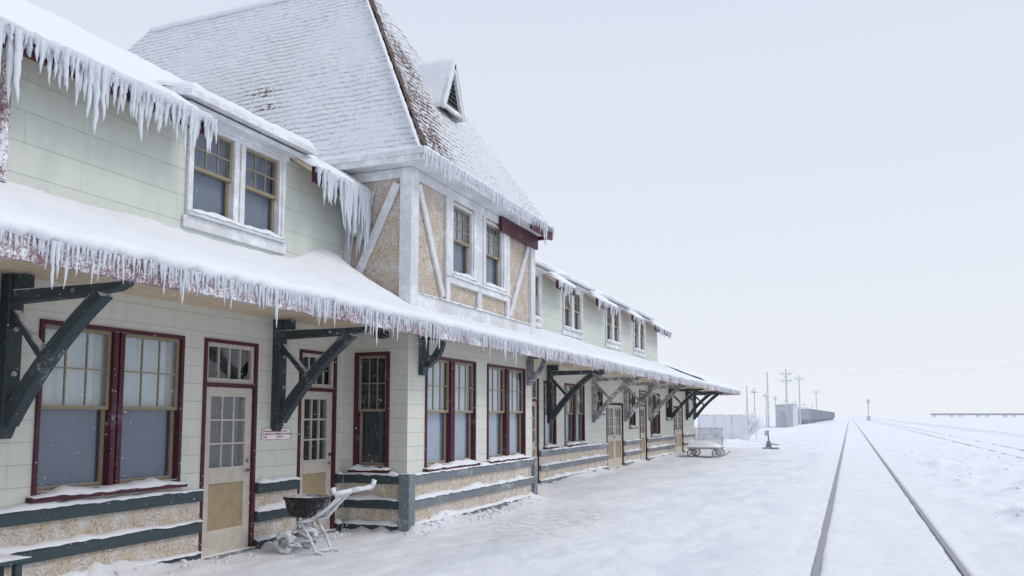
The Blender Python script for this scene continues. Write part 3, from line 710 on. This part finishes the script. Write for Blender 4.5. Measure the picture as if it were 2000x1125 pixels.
fringe(1, 13, CX + .030, 2.92, lambda y: .10 + .07 * N(y * 6, 2), .034, .008, .014, .02)
fringe(13, 26, CX + .045, 2.90, lambda y: max(.06, .17 + .2 * N(y * 1.7, 21) + .15 * N(y * 9, 5)), .05, .010, .02)
fringe(26, CY1, CX + .045, 2.90, lambda y: max(.05, .14 + .12 * N(y * 1.7, 21)), .09, .014, .02)
fringe(Y0, Y1, X1 + .05, Z + .02, lambda y: max(.08, .22 + .28 * N(y * 2.1, 31) + .18 * N(y * 9, 5)), .042, .011, .02)
for x in [-5.6 - .05 * k for k in range(26)]: ICE.append((x, Y0 - .04, Z + .0, abs(.05 + .06 * N(x * 8, 2)), .008))
for _ in range(12): ICE.append((EX + random.uniform(-.25, .08), 10.27 + random.uniform(-.08, .06), EZ, random.uniform(.5, 1.0), .038))
def app(i):
    x, y, z, L, r = i; return -(L * r) / (x * x + y * y) if (y > 2.8 and (x > -6.3 and y > 3.6 or y > 4.5)) else 0
ICE.sort(key=app)
for i in ICE[:98]:
    mb = MB(); icicle(mb, *i, n=8); mb.obj("icicle", 'ice', st, smooth=True)
mb = MB()
for i in ICE[98:]: icicle(mb, *i, n=5)
o_ = mb.obj("icicle_fringe", 'ice', st, smooth=True); o_["kind"] = "stuff"

# ================================================================== SIGN
sg = thing("wall_sign", (W + .02, 8.855, 1.44), "small white bilingual restricted-area sign with dark red lettering on the wall", "sign")
one("sign_board", 'signw', sg, "box", W + .004, W + .024, 8.57, 9.14, 1.36, 1.52, bevel=.002)
mb = MB()
for z in (1.366, 1.508): mb.box(W + .0242, W + .026, 8.576, 9.134, z, z + .006)
for y in (8.576, 8.852, 9.128): mb.box(W + .0242, W + .0262, y, y + .006, 1.373, 1.507)
mb.obj("sign_border", 'signr', sg)
for (txt, y) in (("Restricted area\nauthorized persons\nonly", 8.592), ("Zone à accès\nlimité au personnel\nautorisé", 8.868)):
    c = bpy.data.curves.new("lettering", 'FONT'); c.body = txt; c.size = .036; c.extrude = .0004; c.offset = .0010
    tmp = bpy.data.objects.new("tmp", c); COL.objects.link(tmp); bpy.context.view_layer.update()
    me = bpy.data.meshes.new_from_object(tmp.evaluated_get(bpy.context.evaluated_depsgraph_get())); bpy.data.objects.remove(tmp)
    me.materials.clear(); me.materials.append(M['signr'])
    me.transform(Matrix(((0, 0, 1, W + .0255), (1, 0, 0, y), (0, 1, 0, 1.468), (0, 0, 0, 1))))
    o_ = bpy.data.objects.new("lettering", me); COL.objects.link(o_); setparent(o_, sg)

# ================================================================== SPREADER
sp = thing("spreader_cart", (-6.2, 8.6, 0), "snow-crusted push spreader with black hopper standing by the doors", "cart")
cx, cy = -6.29, 8.6
mb = MB(); K = 24; rings = [(.15, .43), (.20, .445), (.235, .55), (.255, .65), (.27, .655), (.27, .685), (.25, .685), (.235, .66), (.18, .58)]
for (r, z) in rings:
    for k in range(K):
        t = 2 * math.pi * k / K; c_, s_ = math.cos(t), math.sin(t); q = .72
        x = cx + r * math.copysign(abs(c_) ** q, c_) * 1.02; y = cy + r * math.copysign(abs(s_) ** q, s_) * .95
        if .44 < z < .652 and k % 2: x = cx + (x - cx) * .94; y = cy + (y - cy) * .94
        mb.v.append((x, y, z))
for i in range(len(rings) - 1):
    for k in range(K): k2 = (k + 1) % K; mb.f.append((i * K + k, i * K + k2, (i + 1) * K + k2, (i + 1) * K + k)); mb.m.append(0)
mb.f.append(tuple(range(K))); mb.m.append(0); mb.obj("hopper", 'black', sp)
mb = MB(); n = 14
for i in range(n + 1):
    for k in range(K):
        t = 2 * math.pi * k / K; r = .21 * i / n; mb.v.append((cx + r * math.cos(t), cy + r * math.sin(t) * .95, .615 + .05 * (1 - i / n) + .04 * N(k * .5, i * .4)))
for i in range(n):
    for k in range(K): k2 = (k + 1) % K; mb.f.append((i * K + k, i * K + k2, (i + 1) * K + k2, (i + 1) * K + k)); mb.m.append(0)
mb.obj("hopper_snow", 'snow', sp, smooth=True)
mb = MB()
for yy in (8.44, 8.76):
    mb.tube([(-6.44, yy, .14), (-6.30, yy, .38), (-6.10, yy, .42), (-5.92, 8.6 + (yy - 8.6) * .5, .56), (-5.72, 8.6 + (yy - 8.6) * .3, .74)], [.018, .021, .023, .024, .026], 8)
    mb.tube([(-6.28, yy, .40), (-6.12, yy, .20), (-6.04, yy, .03), (-5.93, yy, .02)], .018, 8)
    mb.tube([(-6.44, yy, .14), (-6.10, yy, .17)], .017, 8)
    mb.tube([(-6.36, yy, .30), (-6.12, yy, .20)], .014, 8)
mb.tube([(-6.04, 8.44, .035), (-6.04, 8.76, .035)], .016, 8); mb.tube([(-6.44, 8.36, .14), (-6.44, 8.84, .14)], .015, 8)
mb.tube([(cx, 8.6, .44), (cx, 8.6, .30), (cx, 8.6, .27), (cx, 8.6, .26)], [.05, .06, .14, .14], 14)
mb.obj("frame", 'frostmetal', sp, smooth=True)
for yy in (8.36, 8.84):
    mb = MB(); nn = 24
    mb.tube([(-6.44 + .10 * math.cos(2 * math.pi * k / nn), yy, .14 + .10 * math.sin(2 * math.pi * k / nn)) for k in range(nn + 1)], .042, 8, cap=False); w_ = mb.obj("wheel", 'frostmetal', sp, smooth=True)
    mb = MB(); mb.tube([(-6.44, yy - .05, .14), (-6.44, yy - .02, .14), (-6.44, yy - .018, .14), (-6.44, yy + .018, .14), (-6.44, yy + .02, .14), (-6.44, yy + .05, .14)], [.03, .03, .08, .08, .03, .03], 14); mb.obj("hub", 'greybr', w_)
mb = MB(); mb.tube([(-5.76, 8.6, .71), (-5.62, 8.6, .78), (-5.52, 8.6, .80)], .028, 8)
mb.tube([(-5.74, 8.38, .74), (-5.68, 8.43, .76), (-5.64, 8.6, .775), (-5.56, 8.78, .79), (-5.50, 8.83, .81)], [.032, .028, .028, .028, .034], 8)
mb.tube([(-5.74, 8.38, .74), (-5.76, 8.37, .82)], .030, 8); mb.tube([(-5.50, 8.83, .80), (-5.47, 8.84, .89)], .030, 8)
mb.obj("handle", 'snow', sp, smooth=True)

# ================================================================== BENCH
bn = thing("bench", (-6.7, 4.2, 0), "dark slatted bench with snow on the seat against the station wall", "bench")
mb = MB()
for x in (-6.84, -6.72, -6.60): mb.box(x, x + .09, 3.4, 5.05, .44, .48)
mb.obj("seat", 'teal', bn, bevel=.005)
for y in (3.5, 4.93):
    mb = MB(); mb.box(-6.82, -6.76, y, y + .06, 0, .44); mb.box(-6.60, -6.54, y, y + .06, 0, .44); mb.box(-6.76, -6.60, y + .005, y + .055, .18, .24); mb.obj("leg", 'teal', bn, bevel=.005)
mb = MB(); snow_strip(mb, ('E', -6.86), 3.42, 5.03, 0, .34, .48, .08, 3); mb.obj("seat_snow", 'snow', bn, smooth=True)

# ================================================================== BAGGAGE WAGON
bw = thing("baggage_wagon", (-5.5, 34.5, 0), "old flat baggage wagon with wire mesh rack standing in snow", "wagon")
mb = MB(); mb.box(-6.15, -4.9, 33.6, 35.3, .34, .42); mb.box(-6.1, -6.0, 33.7, 35.2, .25, .34); mb.box(-5.05, -4.95, 33.7, 35.2, .25, .34); mb.obj("deck", 'wood', bw, bevel=.01)
for x in (-6.02, -5.02):
    for y in (33.85, 35.0):
        mb = MB(); mb.tube([(x + .16 * math.cos(2 * math.pi * k / 16), y, .17 + .16 * math.sin(2 * math.pi * k / 16)) for k in range(17)], .03, 6, cap=False)
        for k in range(4):
            t = math.pi * k / 4; mb.tube([(x - .15 * math.cos(t), y, .17 - .15 * math.sin(t)), (x + .15 * math.cos(t), y, .17 + .15 * math.sin(t))], .012, 5)
        mb.obj("wheel", 'wood', bw, smooth=True)
mb = MB(); x0, x1, y = -6.1, -4.95, 35.2
for k in range(23): x = x0 + (x1 - x0) * k / 22; mb.tube([(x, y, .42), (x, y, 1.16)], .012, 5)
for k in range(15): z = .42 + .74 * k / 14; mb.tube([(x0, y, z), (x1, y, z)], .012 if k not in (0, 14) else .025, 5)
mb.tube([(x0, y, .3), (x0, y, 1.18)], .025, 6); mb.tube([(x1, y, .3), (x1, y, 1.18)], .025, 6)
mb.obj("mesh_rack", 'frostmetal', bw)
mb = MB(); snow_strip(mb, ('E', -6.13), 33.62, 35.28, 0, 1.2, .42, .30, 5); mb.obj("deck_snow", 'snow', bw, smooth=True)
one("tow_bar", 'wood', bw, "tube", [(-5.0, 33.7, .2), (-4.6, 33.2, .12), (-4.35, 33.0, .30)], .02, 6)

# ================================================================== CHAIN LINK FENCE
fe = thing("chain_link_fence", (-8, 57, 0), "rime-covered chain link fence section beyond the station end", "fence")
for x in (-9.6, -8.5, -7.4, -6.3): one("fence_post", 'frostmetal', fe, "tube", [(x, 57, 0), (x, 57, 1.8)], .04, 6)
one("fence_post", 'frostmetal', fe, "tube", [(-6.3, 62, 0), (-6.3, 62, 1.75)], .04, 6)
mb = MB(); mb.tube([(-9.6, 57, 1.72), (-6.3, 57, 1.72)], .03, 6); mb.tube([(-9.6, 57, .1), (-6.3, 57, .1)], .02, 6); mb.tube([(-6.3, 57, 1.72), (-6.3, 62, 1.72)], .03, 6)
mb.obj("rail", 'frostmetal', fe)
mb = MB(); k = -9.6 - 1.6
while k < -6.3:
    for sgn in (1, -1):
        x0, z0, x1, z1 = (k, .1, k + 1.6, 1.7) if sgn > 0 else (k, 1.7, k + 1.6, .1)
        a = max(0, (-9.6 - x0) / 1.6); b = min(1, (-6.3 - x0) / 1.6)
        if b > a: mb.tube([(x0 + 1.6 * a, 57 + .004 * sgn, z0 + (z1 - z0) * a), (x0 + 1.6 * b, 57 + .004 * sgn, z0 + (z1 - z0) * b)], .022, 4)
    k += .085
mb.obj("wire_mesh", 'snow', fe)
mb = MB()
for k in range(190):
    t = random.uniform(0, 6.28); L = random.uniform(.5, 1.4); e = random.uniform(.5, 1.4)
    mb.tube([(-6.6, 60, .2), (-6.6 + .5 * L * math.cos(t) * math.cos(e), 60 + .5 * L * math.sin(t) * math.cos(e), .2 + L * .6 * math.sin(e)), (-6.6 + 1.1 * L * math.cos(t) * math.cos(e), 60 + L * math.sin(t) * math.cos(e), .2 + 1.35 * L * math.sin(e))], [.04, .045, .02], 4)
o_ = mb.obj("frosted_shrub", 'snow'); o_["label"] = "leafless shrub coated in thick white rime by the fence"; o_["category"] = "shrub"

# ================================================================== SWITCH STAND
sw = thing("switch_stand", (-3.8, 43.6, 0), "dark railway switch stand with lever half buried in snow", "switch stand")
mb = MB(); mb.box(-4.15, -3.35, 43.4, 43.8, .02, .09); mb.hexa([(-4.0, 43.45, .09), (-3.7, 43.45, .09), (-3.7, 43.75, .09), (-4.0, 43.75, .09), (-3.93, 43.54, .42), (-3.78, 43.54, .42), (-3.78, 43.66, .42), (-3.93, 43.66, .42)]); mb.obj("base", 'lamp', sw, bevel=.01)
mb = MB(); mb.tube([(-3.85, 43.6, .42), (-3.87, 43.6, .9)], .035, 8); mb.tube([(-3.85, 43.6, .30), (-3.45, 43.55, .22), (-3.35, 43.55, .24)], .03, 8); mb.obj("lever", 'lamp', sw, smooth=True)
mb = MB(); mb.hexa([(-4.06, 43.59, .70), (-3.86, 43.59, .66), (-3.86, 43.62, .66), (-4.06, 43.62, .70), (-4.02, 43.59, .92), (-3.80, 43.59, .95), (-3.80, 43.62, .95), (-4.02, 43.62, .92)]); mb.obj("target", 'far_grey', sw)

# ================================================================== RAILWAY TRACKS
def track(xa, xb, y1, label, zt=.02):
    t = thing("railway_track", ((xa + xb) / 2, 100, 0), label, "railway track", "parallel snow-covered tracks")
    for x in (xa, xb):
        poly = [(x - .034, zt - .005), (x - .028, zt), (x + .028, zt), (x + .034, zt - .005), (x + .032, zt - .035), (x + .01, zt - .05), (x + .01, zt - .12), (x + .06, zt - .14), (x - .06, zt - .14), (x - .01, zt - .12), (x - .01, zt - .05), (x - .032, zt - .035)]
        mb = MB(); mb.extrude(poly, -10, y1); mb.obj("rail", 'steel', t)
track(-.40, 1.09, 1500, "pair of dark steel rails running through packed snow", .006)
track(6.3, 7.8, 1500, "nearly buried steel rails in deep snow", .0)
track(12.6, 14.1, 1500, "nearly buried steel rails in deep snow", .0)

# ================================================================== DISTANT THINGS
def pole(loc, h, arms, label):
    p = thing("utility_pole", loc, label, "utility pole", "utility poles beside the tracks")
    x, y, _ = loc
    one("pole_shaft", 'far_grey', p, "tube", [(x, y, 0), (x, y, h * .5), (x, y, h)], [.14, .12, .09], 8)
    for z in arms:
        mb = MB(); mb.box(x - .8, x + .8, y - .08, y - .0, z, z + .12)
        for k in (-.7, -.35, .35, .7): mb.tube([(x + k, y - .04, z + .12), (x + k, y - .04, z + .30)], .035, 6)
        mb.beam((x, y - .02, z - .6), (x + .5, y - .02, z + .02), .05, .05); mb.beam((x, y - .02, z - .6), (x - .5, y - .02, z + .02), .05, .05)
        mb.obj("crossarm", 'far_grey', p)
    return p
pole((-8.3, 124, 0), 8.4, (7.6, 6.6), "tall utility pole with two crossarms in snow")
pole((-10.8, 123, 0), 7.9, (), "slim bare utility pole in snow")
pole((-8.45, 160, 0), 9.2, (8.4,), "tall utility pole with a single crossarm")
pole((-15.6, 140, 0), 6.6, (), "slim bare utility pole in snow")
pole((-7.5, 215, 0), 8.0, (7.4,), "tall utility pole with a single crossarm")
pole((62, 70, 0), 9.2, (8.4,), "tall utility pole with a single crossarm")
wi = thing("overhead_wire", (-8.3, 124, 0), "thin sagging overhead wires strung between utility poles", "wire")
def wire(a, b, sag, r=.014):
    a = Vector(a); b = Vector(b)
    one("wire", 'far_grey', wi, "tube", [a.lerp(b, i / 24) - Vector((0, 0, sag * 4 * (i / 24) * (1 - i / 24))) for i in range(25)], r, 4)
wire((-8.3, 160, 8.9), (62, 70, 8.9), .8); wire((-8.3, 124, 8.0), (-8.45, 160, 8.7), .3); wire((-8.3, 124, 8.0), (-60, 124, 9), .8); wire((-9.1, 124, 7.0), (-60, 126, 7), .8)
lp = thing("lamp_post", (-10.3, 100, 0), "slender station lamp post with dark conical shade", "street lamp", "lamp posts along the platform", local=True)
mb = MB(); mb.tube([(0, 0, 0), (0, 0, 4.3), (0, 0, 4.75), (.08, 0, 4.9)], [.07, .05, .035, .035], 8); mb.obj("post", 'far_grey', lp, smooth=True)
one("lamp_shade", 'lamp', lp, "tube", [(0, 0, 4.90), (0, 0, 4.80), (0, 0, 4.45), (0, 0, 4.40)], [.04, .10, .42, .42], 12)
for loc in ((-10.9, 121, 0), (-11.2, 141, 0), (-11.0, 163, 0), (-10.8, 188, 0), (-10.6, 220, 0), (-10.2, 260, 0)): copy_thing(lp, loc)
sh = thing("shed", (-8.6, 128, 0), "small grey flat-roofed shed with snow on its roof", "shed")
mb = MB(); mb.hexa([(-9.9, 124, 0), (-7.5, 124, 0), (-7.5, 136, 0), (-9.9, 136, 0), (-9.9, 124, 3.1), (-7.5, 124, 3.35), (-7.5, 136, 3.35), (-9.9, 136, 3.1)])
for k in range(9): mb.box(-9.85 + k * .28, -9.80 + k * .28, 123.95, 123.999, 0, 3.05)
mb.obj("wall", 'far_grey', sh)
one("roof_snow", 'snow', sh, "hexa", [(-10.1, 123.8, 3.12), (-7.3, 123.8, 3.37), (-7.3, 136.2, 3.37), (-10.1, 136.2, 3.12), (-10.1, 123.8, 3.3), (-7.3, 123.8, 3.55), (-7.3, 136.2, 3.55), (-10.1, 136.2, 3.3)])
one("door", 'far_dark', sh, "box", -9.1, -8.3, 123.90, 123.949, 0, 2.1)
bc = thing("boxcar", (-8.4, 175, 0), "haze-pale grey boxcar standing on a snowy siding", "railway car", "boxcars in a row on the siding", local=True)
mb = MB(); mb.box(-1.4, 1.4, -7, 7, .9, 3.0)
for k in range(15): y = -6.9 + k * .98; mb.box(1.401, 1.46, y, y + .1, .9, 3.0); mb.box(-1.46, -1.401, y, y + .1, .9, 3.0)
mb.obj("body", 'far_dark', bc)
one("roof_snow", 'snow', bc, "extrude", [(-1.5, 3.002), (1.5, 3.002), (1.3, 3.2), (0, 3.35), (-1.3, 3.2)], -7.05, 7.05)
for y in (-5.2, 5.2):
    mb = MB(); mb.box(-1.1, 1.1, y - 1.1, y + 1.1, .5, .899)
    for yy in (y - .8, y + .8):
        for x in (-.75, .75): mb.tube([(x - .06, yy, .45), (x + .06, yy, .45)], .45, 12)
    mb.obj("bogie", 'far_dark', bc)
for k in range(1, 13): copy_thing(bc, (-8.4 + .1 * k, 175 + 15.2 * k, 0))
gc = thing("gondola_car", (56, 600, 0), "low dark gondola car far off across the snowfield", "railway car", "distant gondola cars in a line", local=True)
mb = MB(); mb.box(-7.3, 7.3, -1.4, 1.4, 2.0, 3.1)
for k in range(10): mb.box(-6.8 + k * 1.45, -6.65 + k * 1.45, -1.47, -1.401, 2.0, 3.1)
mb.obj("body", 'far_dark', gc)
one("load_snow", 'snow', gc, "box", -6.9, 6.9, -1.2, 1.2, 3.101, 3.25)
for x in (-5, 5): one("bogie", 'snow', gc, "box", x - 1, x + 1, -1.1, 1.1, .6, 1.999)
for k in range(1, 6): copy_thing(gc, (56 + 15 * k, 600, 0))
sl = thing("railway_signal", (5.8, 300, 0), "frosted railway signal mast with square head", "signal")
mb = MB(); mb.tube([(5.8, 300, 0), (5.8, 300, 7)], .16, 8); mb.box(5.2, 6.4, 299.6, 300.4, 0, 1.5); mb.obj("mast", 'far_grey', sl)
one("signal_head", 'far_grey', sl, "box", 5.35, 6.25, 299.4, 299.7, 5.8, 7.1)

# ================================================================== GROUND
def gh(x, y):
    f = 1 / (1 + (y / 70) ** 2) if y > 0 else 1
    h = 0
    if x < -.75:
        e = min(1, (-.75 - x) / .6)
        h += (.030 * N(x * .8, y * .45, 1) + .018 * N(x * 2.5, y * 1.8, 2) + .014 * N(x * 7, y * 6, 2)) * e * f
        c = N(x * 3.1, y * 2.2, 40); h -= .024 * max(0, c - .18) * 2 * e * f
    if -7.6 < x < -3:
        dw = x + 7.0
        if TY0 - .05 < y < TY1 + .05: dw = x + 5.9
        elif y <= TY0: dw = min(dw, math.hypot(max(0, x + 5.9), TY0 - y))
        elif y >= TY1: dw = min(dw, math.hypot(max(0, x + 5.9), y - TY1))
        dw = max(0, dw); near = max(0, .11 + .14 * N(x * 1.8, y * 1.3, 7) + .10 * N(x * 6, y * 5, 7))
        isdoor = any(a - .1 < y < b + .1 for a, b in doors + ddoors)
        h += near * math.exp(-(dw / .30) ** 1.3) * (.25 if isdoor else 1)
    for xr in (-.40, 1.09): h -= .032 * math.exp(-((x - xr) / (.048 + .014 * N(y * 1.5, xr))) ** 2) * (1 + .5 * N(y * .9, xr, 4))
    if -.75 <= x <= 1.5: h += (-.006 + .014 * N(x * 2, y * 1.2, 5) + .010 * N(x * 8, y * 4, 6)) * f
    for xr in (6.3, 7.8, 12.6, 14.1): h -= .03 * math.exp(-((x - xr) / .15) ** 2)
    if x > 1.3:
        e = min(1, (x - 1.3) / 1.2); a = e * (1 if x < 5.8 else .45)
        h += a * f * (.05 + .12 * N(x * .7, y * .4, 12) + .065 * N(x * 2.2, y * 1.6, 13) + .028 * N(x * 6, y * 5, 14))
        h += a * f * .14 * max(0, N(x * 1.3, y * .9, 19) - .15) * 2
    return h - .002
xs = []; x = -8.2
while x < 6:
    xs.append(x); d = min(abs(x + .40), abs(x - 1.09)); x += .02 if d < .2 else .06
while x < 30: xs.append(x); x += .25
st_ = .5
while x < 4000: xs.append(x); x += st_; st_ *= 1.18
x = -8.5; st_ = .4; neg = []
while x > -4000: neg.append(x); x -= st_; st_ *= 1.18
xs = neg[::-1] + xs
ys = [-200, -60, -20, -8, -2, 1, 3]; y = 4.0
while y < 5200: ys.append(y); y += max(.055, .0105 * y)
V = [(a, b, gh(a, b)) for b in ys for a in xs]; nx = len(xs)
F = [(j * nx + i, j * nx + i + 1, (j + 1) * nx + i + 1, (j + 1) * nx + i) for j in range(len(ys) - 1) for i in range(nx - 1)]
me = bpy.data.meshes.new("snow_ground"); me.from_pydata(V, [], F); me.materials.append(M['ground']); me.polygons.foreach_set("use_smooth", [True] * len(F))
g_ = bpy.data.objects.new("ground", me); COL.objects.link(g_); g_["kind"] = "structure"
mb = MB()
def chunk(x, y, r):
    z = gh(x, y) + r * .15; bm = bmesh.new(); bmesh.ops.create_icosphere(bm, subdivisions=1, radius=r); b0 = len(mb.v)
    for v in bm.verts:
        k = 1 + .5 * N(v.co.x / r * 1.3 + x * 9, v.co.y / r * 1.3 + y * 9, v.co.z / r); mb.v.append((x + v.co.x * k * 1.2, y + v.co.y * k, z + v.co.z * k * .7))
    for f_ in bm.faces: mb.f.append(tuple(b0 + v.index for v in f_.verts)); mb.m.append(0)
    bm.free()
for _ in range(360):
    y = 6 + 50 * random.random() ** 1.8; x = random.uniform(1.9, 6.2)
    if N(x * .8, y * .5, 33) > -.02: chunk(x, y, random.uniform(.012, .055))
for _ in range(150):
    y = random.uniform(10.2, 17); x = (-5.85 if y < TY1 else -6.9) + abs(random.gauss(.10, .14)); chunk(x, y, random.uniform(.012, .045))
for _ in range(60):
    y = random.uniform(5, 10.2); x = -6.9 + abs(random.gauss(.05, .15)); chunk(x, y, random.uniform(.012, .035))
for _ in range(200):
    y = random.uniform(6, 24); x = random.uniform(-5.6, -.9); chunk(x, y, random.uniform(.005, .014))
o_ = mb.obj("snow_chunks", 'snow', smooth=True); o_["kind"] = "stuff"; o_["label"] = "loose lumps of broken snow scattered over the ground"; o_["category"] = "snow"
mb = MB()
for _ in range(1500):
    y = random.uniform(3.5, 15); x = random.uniform(-6.8, -3.4); z = random.uniform(.1, 3.2); r = random.uniform(.002, .005)
    if x < -5.0 and TY0 - .4 < y < TY1 + .4: continue
    mb.hexa([(x, y, z - r), (x + r, y, z), (x, y + r, z), (x - r, y, z), (x, y - r * .5, z + r), (x + r, y, z + r), (x, y + r, z + r), (x - r, y, z + r)])
o_ = mb.obj("snowflakes", 'ice'); o_["kind"] = "stuff"; o_["label"] = "fine wind-blown snowflakes drifting through the air"; o_["category"] = "snow"

# ================================================================== LIGHT, SKY, CAMERA
w = bpy.data.worlds.new("World"); scene.world = w; w.use_nodes = True
nt = w.node_tree; nt.nodes.clear()
out = nt.nodes.new("ShaderNodeOutputWorld"); bg = nt.nodes.new("ShaderNodeBackground"); bg.inputs[1].default_value = .1
sky = nt.nodes.new("ShaderNodeTexSky"); sky.sky_type = 'NISHITA'; sky.sun_disc = False
tc = nt.nodes.new("ShaderNodeTexCoord"); sx = nt.nodes.new("ShaderNodeSeparateXYZ"); nt.links.new(tc.outputs["Generated"], sx.inputs[0])
r = nt.nodes.new("ShaderNodeValToRGB"); nt.links.new(sx.outputs[2], r.inputs[0])
cr = r.color_ramp; cr.elements[0].position = 0; cr.elements[0].color = (.815, .845, .905, 1); cr.elements[1].position = .55; cr.elements[1].color = (.67, .725, .845, 1)
e = cr.elements.new(.12); e.color = (.775, .812, .892, 1)
sc = nt.nodes.new("ShaderNodeVectorMath"); sc.operation = 'SCALE'; sc.inputs["Scale"].default_value = 10.6; nt.links.new(r.outputs[0], sc.inputs[0])
mx = nt.nodes.new("ShaderNodeMix"); mx.data_type = 'RGBA'; mx.inputs[0].default_value = .96
nt.links.new(sky.outputs[0], mx.inputs[6]); nt.links.new(sc.outputs[0], mx.inputs[7]); nt.links.new(mx.outputs[2], bg.inputs[0]); nt.links.new(bg.outputs[0], out.inputs[0])
L = bpy.data.lights.new("sun", 'SUN'); L.energy = 1.15; L.angle = rad(18); L.color = (1, .97, .93)
lo = bpy.data.objects.new("sun", L); COL.objects.link(lo)
d = Vector((.75, .15, .85)); lo.rotation_euler = d.to_track_quat('Z', 'Y').to_euler()
sky.sun_rotation = math.atan2(.75, .15); sky.sun_elevation = math.atan2(.85, math.hypot(.75, .15))
cam = bpy.data.cameras.new("camera"); co = bpy.data.objects.new("camera", cam); COL.objects.link(co)
cam.sensor_width = 36; cam.lens = 28.8; cam.shift_y = .05175; cam.clip_end = 9000; cam.clip_start = .05
co.location = (0, 0, 1.68); co.rotation_euler = (rad(90 + 5.21), 0, rad(22.33)); scene.camera = co
scene.view_settings.view_transform = 'Standard'; scene.view_settings.look = 'None'; scene.view_settings.exposure = 0
for o in COL.objects:
    if "local" in o: del o["local"]
